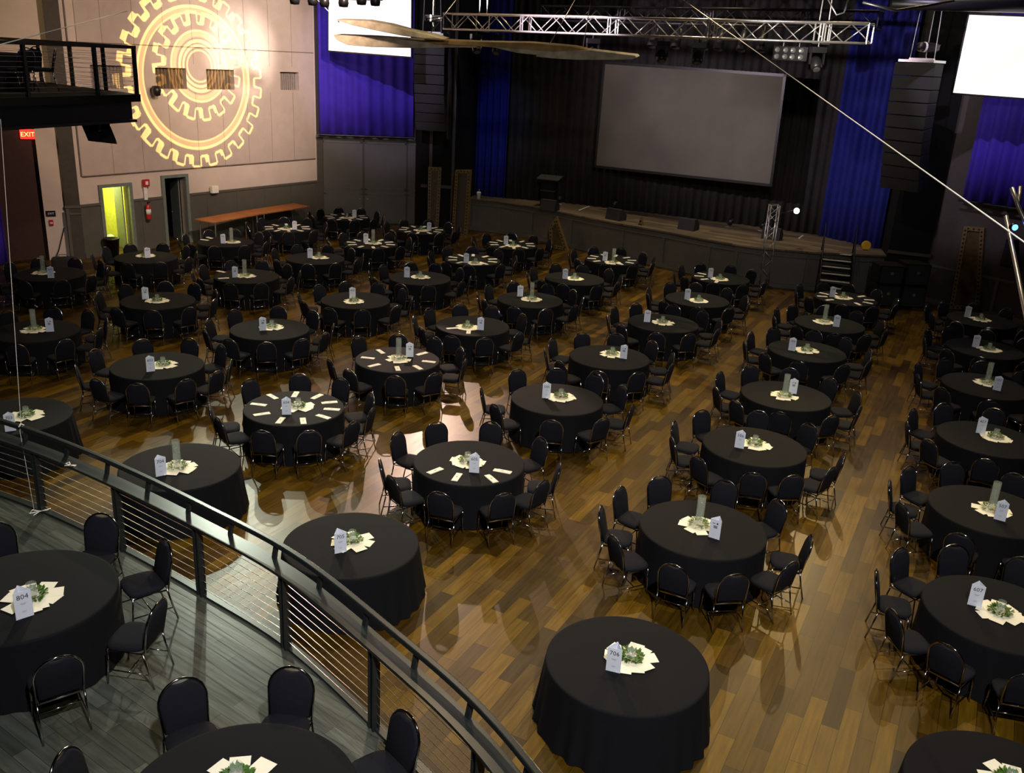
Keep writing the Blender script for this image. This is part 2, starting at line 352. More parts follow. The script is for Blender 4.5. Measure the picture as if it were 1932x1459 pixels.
bm = B(); wall_cells(bm, E0+EN*.25, ED, EN, .2, t0, 9, 5.2, 14.5, []); struct('wall_upper', bm, 'wall', 'beige wall behind the upper balcony')
# diagonal wall with the grey double doors
DA = 11.7; DD = dir2(DA); DN = nrm(DA)
bm = B(); wall_cells(bm, C0, DD, DN, .25, 0, 5.0, 0, 14.5, []); struct('wall_back', bm, 'olive_wall', 'dark wall with grey doors beside the stage')
def dw(px, py=350): p = onp(px, py, C0, DA); return ((p-C0).dot(DD), p.z)
zt = dw(690, 262)[1]
bm = B(); a, b = .12, dw(790)[0]
edges = [dw(x)[0] for x in (607, 611, 684, 688, 766, 769, 789)]
for a, b in ((edges[1], edges[2]), (edges[3], edges[4]), (edges[5], edges[6])):
    zm = 1.35
    for z0, z1 in ((.12, zm-.05), (zm+.08, zt-.12)):
        # recessed field framed by proud stiles and rails
        for q in ((a, a+.09, z0, z1), (b-.09, b, z0, z1), (a, b, z0, z0+.08), (a, b, z1-.08, z1)): wall_cells(bm, C0-DN*.05, DD, DN, .045, q[0], q[1], q[2], q[3], [])
struct('trim_6', bm, 'grey_door', 'raised mouldings of the grey panelled doors')
for i, (a, b) in enumerate(((edges[1], edges[2]), (edges[3], edges[4]))):
    bm = B(); wall_cells(bm, C0-DN*.03, DD, DN, .028, a, b, .02, zt-.02, []); o = struct('door_%d' % (3+i), bm, 'grey_door', 'tall grey panelled door leaf')
    bm = B(); p = C0+DD*(edges[2]-.12 if i == 0 else edges[3]+.12)-DN*.07+Vector((0,0,1.05)); lathe(bm, [(.0,-.03),(.03,-.02),(.035,0),(.03,.02),(0,.03)], 10, p); obj('door_knob', bm, 'alu', o)
bm = B(); wall_cells(bm, C0-DN*.03, DD, DN, .028, edges[5], edges[6], .02, zt-.02, []); struct('wall_back_panel', bm, 'grey_door', 'narrow grey panel beside the doors')
bm = B(); wall_cells(bm, C0-DN*.09, DD, DN, .1, 0, 4.1, zt, zt+.12, []); struct('trim_7', bm, 'wainscot')
# proscenium piers
bm = B(); prism(bm, [(-4.75, 40.35, 0), (-4.35, 39.75, 0), (-2.25, 39.75, 0), (-2.0, 41.2, 0), (-4.5, 41.5, 0)], (0, 0, 14.5)); struct('wall_stage_left', bm, 'black_wall', 'dark pier left of the stage opening')
bm = B()
for x in (-3.95, -3.0): prism(bm, [(x-.06, 39.70, 0), (x+.06, 39.70, 0), (x+.06, 39.76, 0), (x-.06, 39.76, 0)], (0, 0, 12))
prism(bm, [(-4.35, 39.66, 1.7), (-2.25, 39.66, 1.7), (-2.25, 39.76, 1.7), (-4.35, 39.76, 1.7)], (0, 0, .12)); struct('trim_8', bm, 'olive_wall')
RA = -51.0; RP = Vector((13.7, 30.95, 0)); RD = dir2(RA); RN = nrm(RA)
bm = B(); wall_cells(bm, RP, RD, RN, .25, -.6, 9, 0, 14.5, []); struct('wall_right', bm, 'olive_wall', 'dark olive wall right of the stage')
bm = B(); wall_cells(bm, RP-RN*.06, RD, RN, .05, -.3, 9, 1.2, 1.28, []); wall_cells(bm, RP-RN*.05, RD, RN, .05, -.3, 9, 0, .15, [])
for k in range(6): wall_cells(bm, RP-RN*.03, RD, RN, .03, .1+k*1.2, .2+k*1.2, .15, 1.2, [])
struct('trim_9', bm, 'wainscot')
bm = B(); prism(bm, [(12.55, 31.2, 0), (13.75, 30.75, 0), (14.4, 32.2, 0), (13.0, 33.2, 0)], (0, 0, 14.5)); struct('wall_stage_right', bm, 'black_wall', 'dark pier right of the stage opening')
bm = B(); prism(bm, [(12.5, 31.12, 1.5), (13.78, 30.65, 1.5), (13.8, 30.75, 1.5), (12.55, 31.2, 1.5)], (0, 0, .1)); struct('trim_10', bm, 'olive_wall')
bm = B(); prism(bm, [(-6, 46, 0), (22, 33, 0), (22, 33, 14.5), (-6, 46, 14.5)], (.1, .25, 0)); struct('wall_stage_rear', bm, 'black_wall')

# ------------------------------------------------------------------ stage
SH = 1.36
front = [(-2.25, 39.69), (-.9, 39.18), (.42, 38.40), (1.3, 37.65), (2.01, 36.95), (2.84, 36.09), (3.9, 35.15), (5.31, 34.05), (6.76, 32.71), (7.6, 32.10), (8.42, 31.70), (9.9, 31.45), (12.6, 31.5)]
poly = [(x, y, 0) for x, y in front]+[(14.5, 38, 0), (6, 44, 0), (-2.2, 43, 0)]
bm = B(); prism(bm, poly, (0, 0, SH-.06)); struct('stage_base', bm, 'wainscot', 'dark olive panelled front of the stage')
def inset(p, q, d):
    v = Vector((q[0]-p[0], q[1]-p[1], 0)).normalized(); return Vector((v.y, -v.x, 0))*d
lip = []
for i, p in enumerate(front):
    q0 = front[max(0, i-1)]; q1 = front[min(len(front)-1, i+1)]; o = inset(q0, q1, .12); lip.append((p[0]+o.x, p[1]+o.y, SH-.06))
bm = B(); prism(bm, lip+[(14.5, 38, SH-.06), (6, 44, SH-.06), (-2.2, 43, SH-.06)], (0, 0, .06)); struct('stage_floor', bm, 'stage_top', 'scuffed grey brown stage boards')
bm = B()
tot = 0
for i in range(len(front)-1):
    p, q = Vector((*front[i], 0)), Vector((*front[i+1], 0)); o = inset(p, q, 1)
    prism(bm, [p+o*.06+Vector((0,0,SH-.26)), q+o*.06+Vector((0,0,SH-.26)), q+o*.06+Vector((0,0,SH-.20)), p+o*.06+Vector((0,0,SH-.20))], -o*.05)
    prism(bm, [p+o*.06, q+o*.06, q+o*.06+Vector((0,0,.14)), p+o*.06+Vector((0,0,.14))], -o*.05)
    if i % 2 == 0 or i > 6:
        d = (q-p).normalized(); prism(bm, [p+o*.05, p+d*.1+o*.05, p+d*.1+o*.05+Vector((0,0,SH-.2)), p+o*.05+Vector((0,0,SH-.2))], -o*.04)
struct('trim_11', bm, 'wainscot', 'mouldings on the stage front')

# drapes
curtain('stage_curtain', [(-2.35, 40.75, 0), (-.75, 40.15, 0)], SH, 12.5, 'blue_stage', .08, .3, 'deep blue velvet stage curtain at the left of the stage opening', group='blue stage legs', seed=3)
curtain('backdrop_curtain', [(-.75, 40.15, 0), (1.7, 39.75, 0), (4.7, 38.4, 0), (8.7, 36.4, 0), (11.35, 34.85, 0)], SH+.01, 12.5, 'black_drape', .07, .32, 'wide black pleated backdrop curtain behind the grey screen', seed=4)
curtain('stage_curtain', [(11.3, 34.75, 0), (12.15, 33.5, 0), (12.75, 32.6, 0)], SH, 12.5, 'blue_stage', .08, .3, 'deep blue velvet stage curtain at the right of the stage opening', group='blue stage legs', seed=5)
zc = onp(690, 256, C0-DN*.5, DA).z
curtain('wall_curtain', [tuple(C0-DN*.35+DD*.15), tuple(C0-DN*.35+DD*4.0)], zc, 12, 'blue_drape', .07, .5, 'purple blue curtain above the grey doors behind the left screen', group='blue curtains on the splayed walls', seed=6)
bm = B(); tube(bm, [C0-DN*.38+DD*.1+Vector((0,0,zc-.04)), C0-DN*.38+DD*4.05+Vector((0,0,zc-.04))], .035, 8); tag(obj('curtain_rail', bm, 'dark_metal'), 'dark pipe along the bottom of the purple curtain above the grey doors', 'pipe')
pr = onp(1815, 376, RP-RN*.35, RA); tr = (pr-RP).dot(RD); zr = pr.z
curtain('wall_curtain', [tuple(RP-RN*.35+RD*(tr-.05)), tuple(RP-RN*.35+RD*(tr+5))], zr, 12, 'blue_drape', .09, .45, 'purple blue curtain on the right wall under the bright screen', group='blue curtains on the splayed walls', seed=8)
bm = B(); tube(bm, [RP-RN*.38+RD*(tr-.1)+Vector((0,0,zr-.04)), RP-RN*.38+RD*(tr+5)+Vector((0,0,zr-.04))], .035, 8); tag(obj('curtain_rail', bm, 'dark_metal'), 'dark pipe along the bottom of the right wall curtain', 'pipe')

def flat_screen(name, pts, P, ang, m, label, border='dark_metal', thick=.05, bw=.09, loop=False):
    q = pq(pts, P, ang); c = sum(q, Vector())/4; d = nrm(ang)
    r0 = root(name, (c.x, c.y, min(v.z for v in q)), 0, label, 'projection screen'); inv = Vector(r0.location)
    bm = B(); prism(bm, [v-inv for v in q], d*thick); obj('screen_surface', bm, m, r0)
    bm = B()
    for i in range(4):
        a, b = q[i]-inv, q[(i+1) % 4]-inv; e = (b-a).normalized(); o_ = d.cross(e).normalized()
        if (a+b).lerp(Vector((0,0,0)), 0).dot(o_) < (2*(c-inv)).dot(o_): o_ = -o_
        prism(bm, [a-e*bw, b+e*bw, b+e*bw+o_*bw, a-e*bw+o_*bw], d*(thick+.02))
    obj('screen_border', bm, border, r0); return r0
flat_screen('stage_screen', [(1142, 121), (1478, 145), (1452, 347), (1125, 312)], (2.95, 38.33), -33.5, 'screen', 'big grey switched-off projection screen hanging over the stage', bw=.1)
flat_screen('side_screen', [(620, -70), (776, -70), (775, 107), (620, 95)], (-7.5, 38.0), -30, 'lit_screen', 'glowing white projection screen left of the stage', bw=.05)
flat_screen('side_screen', [(1829, 28), (2090, 38), (2068, 195), (1798, 175)], (14.0, 27.0), -52, 'lit_screen_r', 'glowing white projection screen in the top right corner', bw=.05)

# ------------------------------------------------------------------ chairs
def arch_pts(hw, z0, zs, zt, n=12):
    # side goes up to zs, then an elliptical arch to zt
    P = [(-hw*.93, z0), (-hw, zs)]
    for k in range(1, n): a = PI-PI*k/n; P.append((hw*math.cos(a), zs+(zt-zs)*math.sin(a)))
    P += [(hw, zs), (hw*.93, z0)]; return P
def yb(z): return -.205-.20*max(0, z-.44)          # backrest leans away
def chair_bms():
    out = []
    # seat cushion
    bm = B(); n = 20; rings = []
    def outline(k, s):
        a = 2*PI*k/n; x = math.copysign(abs(math.cos(a))**.55, math.cos(a))*.228*s; y = math.copysign(abs(math.sin(a))**.55, math.sin(a))*.215*s
        return x*(1.0+.06*(y/.2)), y+.005
    for s, z in ((.93, .415), (1.0, .43), (1.0, .458), (.95, .475), (.7, .486), (.3, .49)):
        rings.append([bm.verts.new((*outline(k, s), z)) for k in range(n)])
    for A, Bq in zip(rings, rings[1:]):
        for k in range(n): bm.faces.new((A[k], A[(k+1) % n], Bq[(k+1) % n], Bq[k]))
    bm.faces.new(rings[0][::-1]); bm.faces.new(rings[-1]); out.append(('seat', bm, 'fabric', True))
    # backrest with the hand opening scooped out of its top edge
    bm = B(); P = arch_pts(.203, .452, .70, .897, 14)
    P2 = []
    for x, z in P:
        if abs(x) < .085 and z > .8: z -= .036*(1-(x/.085)**2)
        P2.append((x, z))
    def ring(s, yo):
        cx, cz = 0, .68; return [bm.verts.new((x*s, yb(z)+yo, cz+(z-cz)*s)) for x, z in P2]
    rr = [ring(.9, .032), ring(.985, .024), ring(1.0, .0), ring(.985, -.018), ring(.93, -.024)]
    K = len(P2)
    for A, Bq in zip(rr, rr[1:]):
        for k in range(K): bm.faces.new((A[k], A[(k+1) % K], Bq[(k+1) % K], Bq[k]))
    c1 = bm.verts.new((0, yb(.66)+.040, .66)); c2 = bm.verts.new((0, yb(.66)-.026, .66))
    for k in range(K): bm.faces.new((c1, rr[0][(k+1) % K], rr[0][k])); bm.faces.new((c2, rr[-1][k], rr[-1][(k+1) % K]))
    out.append(('backrest', bm, 'fabric', True))
    bm = B(); tube(bm, [(x, yb(z), z) for x, z in arch_pts(.212, .40, .70, .91, 12)], .0115, 8); out.append(('back_frame', bm, 'chrome', True))
    bm = B(); F = [(-.2, .19, .405), (.2, .19, .405), (.205, -.2, .405), (-.205, -.2, .405)]; tube(bm, F, .011, 6, True); out.append(('seat_frame', bm, 'chrome', True))
    for s in (-1, 1):
        bm = B(); tube(bm, [(s*.2, .185, .41), (s*.2, .20, .2), (s*.205, .215, 0)], .011, 7); out.append(('leg', bm, 'chrome', True))
        bm = B(); tube(bm, [(s*.205, -.19, .41), (s*.207, -.235, .2), (s*.21, -.285, 0)], .011, 7); out.append(('leg', bm, 'chrome', True))
    bm = B()
    for s in (-1, 1): tube(bm, [(s*.2, .20, .17), (s*.207, -.245, .16)], .008, 6)
    tube(bm, [(-.204, -.02, .165), (.204, -.02, .165)], .008, 6); out.append(('stretcher', bm, 'chrome', True))
    return out
ORD = ['twelve', 'one', 'two', 'three', 'four', 'five', 'six', 'seven', 'eight', 'nine', 'ten', 'eleven']
def clock(deg): return int(round(((90-deg) % 360)/30)) % 12
NTH = {1: 'first', 2: 'second', 3: 'third', 4: 'fourth', 5: 'fifth'}
def tname(n):
    row, colm = n//100, n % 100
    if row == 8: return 'table 804' if colm == 4 else 'the deck table in front of 804'
    if row >= 5 and colm >= 3: return 'table %d' % n
    c = max(3, colm); k = 6-row
    base = '%s table behind %d' % (NTH.get(k, ''), 600+c) if k >= 2 else 'table %d' % (row*100+c)
    if k == 1: base = 'table %d' % (500+c)
    if colm == 2: return 'the table left of '+base
    if colm == 1: return 'the table two left of '+base
    return 'the '+base
# table positions (number: x, y)
TAB = {706: (1.46, 8.69), 705: (-2.07, 10.99), 605: (-.64, 13.86), 606: (2.9, 11.98), 506: (4.4, 15.21), 505: (.91, 17.09), 604: (-4.03, 15.86), 504: (-2.53, 19.03),
 603: (-7.32, 17.8), 503: (-5.8, 20.8), 404: (-1.06, 22.02), 403: (-4.32, 23.89), 304: (.38, 24.95), 502: (-9.21, 22.77), 303: (-2.92, 26.87), 405: (2.19, 20.04), 305: (3.87, 23.25),
 406: (5.71, 18.04), 306: (7.11, 21.39), 206: (8.48, 24.06), 205: (5.24, 26.04), 703: (-8.66, 14.78), 704: (-5.17, 13.12), 707: (4.88, 6.94), 607: (6.35, 10.13), 507: (7.65, 13.1),
 407: (9.08, 16.19), 307: (10.53, 19.41), 207: (11.93, 22.45), 107: (13.24, 25.42), 106: (9.93, 27.18), 105: (6.53, 29.13), 104: (3.18, 31.1), 204: (1.76, 27.91), 203: (-1.52, 29.86),
 103: (-.27, 32.87), 102: (-3.77, 34.76), 202: (-5.17, 31.62), 101: (-6.98, 36.71), 201: (-8.59, 33.69), 301: (-9.92, 30.6), 302: (-6.48, 28.79), 401: (-11.44, 27.65), 402: (-7.84, 25.91),
 501: (-13.06, 24.94), 602: (-10.79, 19.69), 804: (-4.95, 8.13), 805: (-1.91, 5.5)}
DECK = .85
def tz(n): return DECK if n >= 800 else 0.0
ANG = {605: [118, 78, 35, 352, 325, 294, 257, 222, 197, 150], 606: [140, 108, 66, 31, 347, 313, 275, 245, 206, 173], 506: [155, 120, 74, 35, 341, 313, 282, 256, 220, 186],
 607: [121, 88, 52, 154, 193, 222, 255, 288], 507: [156, 189, 228, 125, 88, 50, 268, 300], 804: [83, 41, 351, 309, 128], 805: [126, 89, 169, 38],
 604: [262, 294, 325, 198, 224, 137, 99, 66, 23, 354], 505: [124, 88, 55, 22, 342, 301, 264, 216, 178], 504: [237, 277, 308, 354, 134, 98, 62, 26, 205],
 503: [249, 281, 313, 10, 139, 98, 60, 178, 212, 340], 603: [276, 311, 340, 7, 166, 124, 85, 49, 206, 244]}
OFF = {404: 18, 403: 18, 304: 18, 502: 16, 303: 20, 402: -2, 401: 2, 302: 0, 301: 4, 501: 0, 602: 14, 405: 22, 305: 20, 406: 20, 306: 16, 206: 22, 205: 26, 407: 8, 307: 14, 207: 10, 107: 20,
       106: 12, 105: 14, 104: 20, 204: 24, 203: 2, 103: 6, 102: -4, 202: 16, 101: 22, 201: 18}
chairs = []
for n, (x, y) in TAB.items():
    if 702 < n < 708: continue
    rnd = random.Random(n)
    A = ANG.get(n) or [270+OFF[n]+36*k+rnd.uniform(-3.5, 3.5) for k in range(10)]
    A = sorted(a % 360 for a in A); used = set()
    for a in A:
        rr = 1.185+rnd.uniform(0, .05)
        cx, cy = x+rr*math.cos(R(a)), y+rr*math.sin(R(a)); z = tz(n)
        c = clock(a)
        while c in used: c = (c-1) % 12
        used.add(c)
        q = proj((cx, cy, z+.6))
        if -45 < q[0] < IW+45 and -60 < q[1] < IH+90:
            chairs.append((math.dist((cx, cy, z), (0, 0, CH)), cx, cy, z, R(a)+PI/2+R(rnd.uniform(-6, 6)), n, c))
# the upper balcony's chairs come later; nearest 300 are things, the rest one mass
chairs.sort(); near, far = chairs[:296], chairs[296:]
print('CHAIRS', len(chairs), len(near), len(far))
proto = None; parts = chair_bms()
me_all = [(nm, bm.copy(), m) for nm, bm, m, s in parts]
for i, (d, cx, cy, z, rz, n, c) in enumerate(near):
    lab = 'black banquet chair at %s o\'clock of %s' % (ORD[c], tname(n))
    if proto is None:
        proto = root('banquet_chair', (cx, cy, z), rz, lab, 'chair', 'black banquet chairs around the round tables')
        ch = [obj(nm, bm, m, proto, s) for nm, bm, m, s in parts]; remember(proto, *ch)
    else:
        o = copy_tree(proto); o.location = (cx, cy, z); o.rotation_euler = (0, 0, rz); o['label'] = lab
def far_mass(names, items, m):
    bm = B()
    for d, cx, cy, z, rz, n, c in items:
        T = Matrix.Translation((cx, cy, z)) @ Matrix.Rotation(rz, 4, 'Z')
        for nm, src, mm in me_all:
            mp = {}
            for v in src.verts: mp[v] = bm.verts.new(T @ v.co)
            for f in src.faces:
                g = bm.faces.new([mp[v] for v in f.verts]); g.material_index = 0 if mm == 'fabric' else 1; g.smooth = True
    return bm
if far:
    bm = far_mass(None, far, None); me = bpy.data.meshes.new('banquet_chairs'); bm.to_mesh(me); bm.free(); me.materials.append(M['fabric']); me.materials.append(M['chrome'])
    o = bpy.data.objects.new('banquet_chairs', me); COL.objects.link(o); tag(o, 'farthest black banquet chairs around the tables nearest the stage and far wall', 'chair', None, 'stuff')

# ------------------------------------------------------------------ tables, cloths and centrepieces
def cloth_bm(rb, amp, nf, seed):
    bm = B(); n = 144; rnd = random.Random(seed); ph = rnd.uniform(0, 6)
    prof = [(.0, .765), (.5, .765), (.88, .765), (.905, .763), (.915, .755), (.918, .74), (.92, .70), (.925, .55), (.93, .35), (.94, .16), (.95, .012)]
    rings = []
    for j, (r, z) in enumerate(prof):
        if j == 0: rings.append([bm.verts.new((0, 0, z))]*n); continue
        f = max(0, (.74-z)/.74); ring = []
        for k in range(n):
            a = 2*PI*k/n
            w_ = math.sin(nf*a+ph+.9*math.sin(3*a+ph))*.6+.4*math.sin(nf*1.7*a+2*ph if False else (nf+5)*a-ph)
            rad = r+(rb-.95)*f+amp*f*w_
            ring.append(bm.verts.new((rad*math.cos(a), rad*math.sin(a), z)))
        rings.append(ring)
    c = rings[0][0]
    for k in range(n): bm.faces.new((c, rings[1][k], rings[1][(k+1) % n]))
    for A, Bq in zip(rings[1:], rings[2:]):
        for k in range(n): bm.faces.new((A[k], A[(k+1) % n], Bq[(k+1) % n], Bq[k]))
    return bm
def table_parts():
    bm = B(); lathe(bm, [(0, .735), (.90, .735), (.905, .745), (.90, .757), (0, .757)], 48)
    tb = [('tabletop', bm, 'table_wood')]
    for sx in (-1, 1):
        for sy in (-1, 1):
            bm = B(); tube(bm, [(sx*.42, sy*.42, .735), (sx*.45, sy*.45, .012)], .018, 6); tb.append(('leg', bm, 'dark_metal'))
    return tb
cl_free = None; cl_tight = None; tproto = None
TALL = {704, 606, 504, 507, 307, 406, 206, 304, 104, 202, 402, 602, 501, 301}
SIGN = {706: (1160, 1262, 1190, 1243), 705: (641, 1040, 665, 1022), 704: (303, 896, 335, 884), 703: (20, 812, 50, 785), 605: (895, 890, 882, 872), 606: (1349, 1014, 1318, 992), 604: (541, 781, 563, 768), 603: (284, 700, 308, 689),
 503: (499, 622, 513, 618), 504: (766, 675, 752, 678), 505: (1030, 750, 1058, 750), 506: (1395, 844, 1424, 839), 507: (1886, 980, 1870, 962), 607: (1842, 1142, 1886, 1157), 407: (1854, 818, 1878, 826), 307: (1881, 736, 1862, 723),
 207: (1841, 655, 1866, 660), 107: (1824, 598, 1850, 603), 406: (1494, 743, 1480, 748), 306: (1494, 661, 1522, 662), 206: (1577, 616, 1555, 608), 106: (1569, 560, 1590, 562), 405: (1177, 676, 1155, 669), 305: (1220, 607, 1250, 609),
 205: (1297, 565, 1318, 568), 105: (1344, 525, 1358, 527), 404: (907, 622, 882, 618), 304: (981, 559, 1003, 565), 204: (1067, 526, 1084, 526), 104: (1141, 492, 1157, 496), 403: (665, 564, 668, 569), 303: (768, 523, 793, 523), 203: (882, 496, 897, 497),
 103: (957, 462, 968, 464), 202: (690, 457, 704, 459), 302: (586, 487, 602, 486), 402: (443, 523, 462, 521), 502: (274, 564, 297, 568), 602: (95, 625, 65, 623), 501: (97, 524, 82, 515), 401: (276, 484, 275, 483), 301: (422, 459, 437, 457),
 201: (556, 433, 540, 432), 101: (665, 411, 655, 411), 102: (804, 435, 795, 435), 804: (45, 1162, 62, 1128), 805: (None, None, 447, 1475), 707: (None, None, 1905, 1478)}
EMBLEM = {606, 404, 405, 503, 402, 406, 602, 504, 104, 502}
def sign_bm():
    bm = B(); s = .165; h = .30; t = .0025; z0 = .0
    pts = [Vector((s/2*math.cos(a)*1.15, s/2*math.sin(a)*1.15, 0)) for a in (R(210), R(330), R(90))]
    for i in range(3):
        a, b = pts[i], pts[(i+1) % 3]; nn = Vector(((b-a).y, -(b-a).x, 0)).normalized()
        prism(bm, [a, b, b+Vector((0,0,h)), a+Vector((0,0,h))], -nn*t)
    return bm
def emblem_bm():
    bm = B(); y = -.0492; lathe(bm, [(0, -.001), (.013, -.001), (.013, .001), (0, .001)], 10, mtx=Matrix.Translation((.025, y, .24)) @ Matrix.Rotation(PI/2, 4, 'X'))
    for k, (xa, xb, z) in enumerate(((-.045, -.008, .24), (-.03, .03, .20), (-.03, .03, .185), (-.025, .028, .17))): box(bm, xa, xb, y-.0008, y, z-.004, z+.004)
    return bm
def lines_bm():
    bm = B(); y = -.0492
    for z, hw in ((.17, .03), (.158, .02), (.08, .022), (.068, .016)): box(bm, -hw, hw, y-.0008, y, z-.0015, z+.0015)
    return bm
def vase_bm(tall):
    h, r = (.47, .06) if tall else (.16, .05)
    bm = B(); lathe(bm, [(0, 0), (r, 0), (r+.002, .004), (r, h), (r-.004, h), (r-.005, .012), (0, .012)], 20)
    return bm
def leaf_bm(seed, tall):
    bm = B(); rnd = random.Random(seed); n = 260 if tall else 190
    for k in range(n):
        a = rnd.uniform(0, 2*PI); r = rnd.uniform(.064 if tall else .054, .135 if tall else .125); z = rnd.uniform(.004, .07)*(1.2-r*6)+.012
        z = max(.006, z); L = rnd.uniform(.03, .055) if not tall else rnd.uniform(.04, .07); wd = L*(.3 if not tall else .1)
        b = a+rnd.uniform(-1, 1); d = Vector((math.cos(b), math.sin(b), rnd.uniform(-.05, .7))).normalized(); s = Vector((-d.y, d.x, rnd.uniform(-.3, .3))).normalized()
        p = Vector((r*math.cos(a), r*math.sin(a), z)); q = p+d*L
        if q.z < .004: q.z = .004
        v = [bm.verts.new(x) for x in (p, p.lerp(q, .5)+s*wd+Vector((0,0,.002)), q, p.lerp(q, .5)-s*wd)]; bm.faces.new(v)
    for k in range(7 if not tall else 12):   # stems
        a = k*2*PI/7+rnd.uniform(-.3, .3); tube(bm, [(.068*math.cos(a), .068*math.sin(a), .008), (.1*math.cos(a+.4), .09*math.sin(a+.4), .03)], .0018, 4)
    return bm
sheet_me = {}
def sheet(w_, l_, k):
    if k not in sheet_me:
        bm = B(); box(bm, -w_/2, w_/2, -l_/2, l_/2, 0, .0012); me = bpy.data.meshes.new('sheet'); bm.to_mesh(me); bm.free(); me.materials.append(M['paper']); sheet_me[k] = me
    return sheet_me[k]
shared = {}
def shared_obj(name, key, build, m, parent=None, smooth=False):
    if key not in shared:
        o = obj(name, build(), m, parent, smooth); shared[key] = o.data; return o
    o = bpy.data.objects.new(name, shared[key]); COL.objects.link(o); o.parent = parent; return o
for n, (x, y) in TAB.items():
    z = tz(n); free = 702 < n < 708; tn = tname(n); rnd = random.Random(n*3+1); yaw = rnd.uniform(0, 2*PI)
    t = root('round_table', (x, y, z), rnd.choice((0, .4, .8)), 'folding table under the cloth of '+tn, 'table', 'round banquet tables')
    for k, nm in enumerate(('tabletop', 'leg', 'leg', 'leg', 'leg')):
        shared_obj(nm, 'tp%d' % k, lambda k=k: table_parts()[k][1], 'table_wood' if k == 0 else 'dark_metal', t)
    v = 'free' if free else 'tight'
    c = shared_obj('tablecloth', v, (lambda: cloth_bm(1.01, .028, 26, 3)) if free else (lambda: cloth_bm(.945, .012, 22, 5)), 'cloth', None, True)
    c.location = (x, y, z); c.rotation_euler = (0, 0, yaw)
    tag(c, 'black floor length cloth over '+tn, 'tablecloth', 'black round tablecloths')
    zt_ = z+.766
    sx, sy, px_, py_ = SIGN[n]
    pc = back(px_, py_, zt_)
    # fanned sheets of paper
    f = root('paper_fan', (pc.x, pc.y, zt_), 0, 'fan of cream paper sheets on '+tn, 'paper', 'cream paper fans under the vases')
    ns = rnd.randint(7, 9)
    for k in range(ns):
        s = bpy.data.objects.new('sheet', sheet(.17, .25, 0)); COL.objects.link(s); s.parent = f
        a = 2*PI*k/ns+rnd.uniform(-.2, .2); rr = rnd.uniform(.14, .19)
        s.location = (rr*math.cos(a), rr*math.sin(a), .0003+k*.0014); s.rotation_euler = (0, 0, a+PI/2+rnd.uniform(-.35, .35))
    ztp = zt_+ns*.0014+.001
    tall = n in TALL
    g = root('glass_vase', (pc.x, pc.y, ztp), 0, ('tall' if tall else 'short')+' clear glass cylinder vase standing on '+tn, 'vase', 'glass vases on the tables')
    shared_obj('glass_cylinder', 'vase%d' % tall, lambda: vase_bm(tall), 'glass', g, True)
    lf = shared_obj('greenery', 'leaf%d%d' % (tall, n % 3), lambda: leaf_bm(n, tall), 'leaf'); lf.location = (pc.x, pc.y, ztp); lf.rotation_euler = (0, 0, yaw)
    tag(lf, 'green leaf sprigs on '+tn, 'greenery', 'green sprigs on the tables')
    if sx is not None:
        ps = back(sx, sy, zt_)
        dd_ = ps-pc; need = .30
        if dd_.length < need: ps = pc+dd_.normalized()*need
        face = math.atan2(ps.x, ps.y)*-1+rnd.uniform(-.3, .3)
        sg = root('table_number_card', (ps.x, ps.y, zt_+ (.012 if (ps-pc).length < .3 else .001)), face, 'white three sided number card standing on '+tn, 'sign', 'white table number cards')
        shared_obj('folded_card', 'sign', sign_bm, 'sign', sg)
        if n in EMBLEM: shared_obj('printed_emblem', 'emb', emblem_bm, 'ink', sg)
        else:
            text_obj('number', str(n), .075, 'ink', (0, -.0485, .215), (PI/2, 0, 0), sg)
            shared_obj('printed_lines', 'lin', lines_bm, 'grey_ink', sg)

# folded napkins / programmes
NAP = {604: [(488, 764), (494, 782), (529, 794), (572, 795), (610, 787), (626, 773), (621.5, 760), (598, 749), (557, 745), (514, 749)],
       504: [(718, 664), (694, 676), (706, 690), (750, 696), (788, 694), (809, 683), (796, 668)],
       605: [(821, 889), (862, 901), (927, 904), (948, 890)], 404: [(853, 620), (884, 627)], 402: [(417, 513), (422, 525.5)], 301: [(386, 453), (395, 449)]}
def napkin_bm():
    bm = B(); box(bm, -.15, .15, -.052, .052, 0, .004); box(bm, -.15, .13, -.05, .045, .004, .008)
    box(bm, -.09, .15, -.045, .05, .008, .011); return bm
def napkin(x, y, zt_, a, n, c):
    r0 = root('folded_napkin', (x, y, zt_+.001), a, 'folded cream napkin at %s o\'clock on %s' % (ORD[c], tname(n)), 'napkin', 'folded napkins laid around the tables')
    shared_obj('folded_cloth', 'nap', napkin_bm, 'napkin', r0)
    def mk():
        bm = B(); box(bm, -.035, .035, -.005, .005, .0112, .0125); box(bm, -.008, .008, -.014, .014, .0112, .0125); return bm
    shared_obj('printed_mark', 'napmark', mk, 'grey_ink', r0)
for n, L in NAP.items():
    used = set()
    for p in L:
        q = back(*p, .766); cx, cy = TAB[n]; a = math.atan2(q.y-cy, q.x-cx); c = clock(math.degrees(a))
        while c in used: c = (c+1) % 12
        used.add(c); napkin(q.x, q.y, .766, a+random.uniform(-.2, .2), n, c)
for n in (201, 101, 102, 202, 203, 103, 104, 106, 105):
    cx, cy = TAB[n]; used = set()
    base = OFF[n]+270
    for k in range(10):
        a = (base+36*k) % 360; c = clock(a)
        if n == 105 and not 110 < a < 250: continue
        if n == 106 and k % 5 == 4: continue
        if c in used: c = (c+1) % 12
        used.add(c); napkin(cx+.69*math.cos(R(a)), cy+.69*math.sin(R(a)), .766, R(a), n, c)
def dp(px, py, d): return Vector((0, 0, CH))+ray(px, py)*d
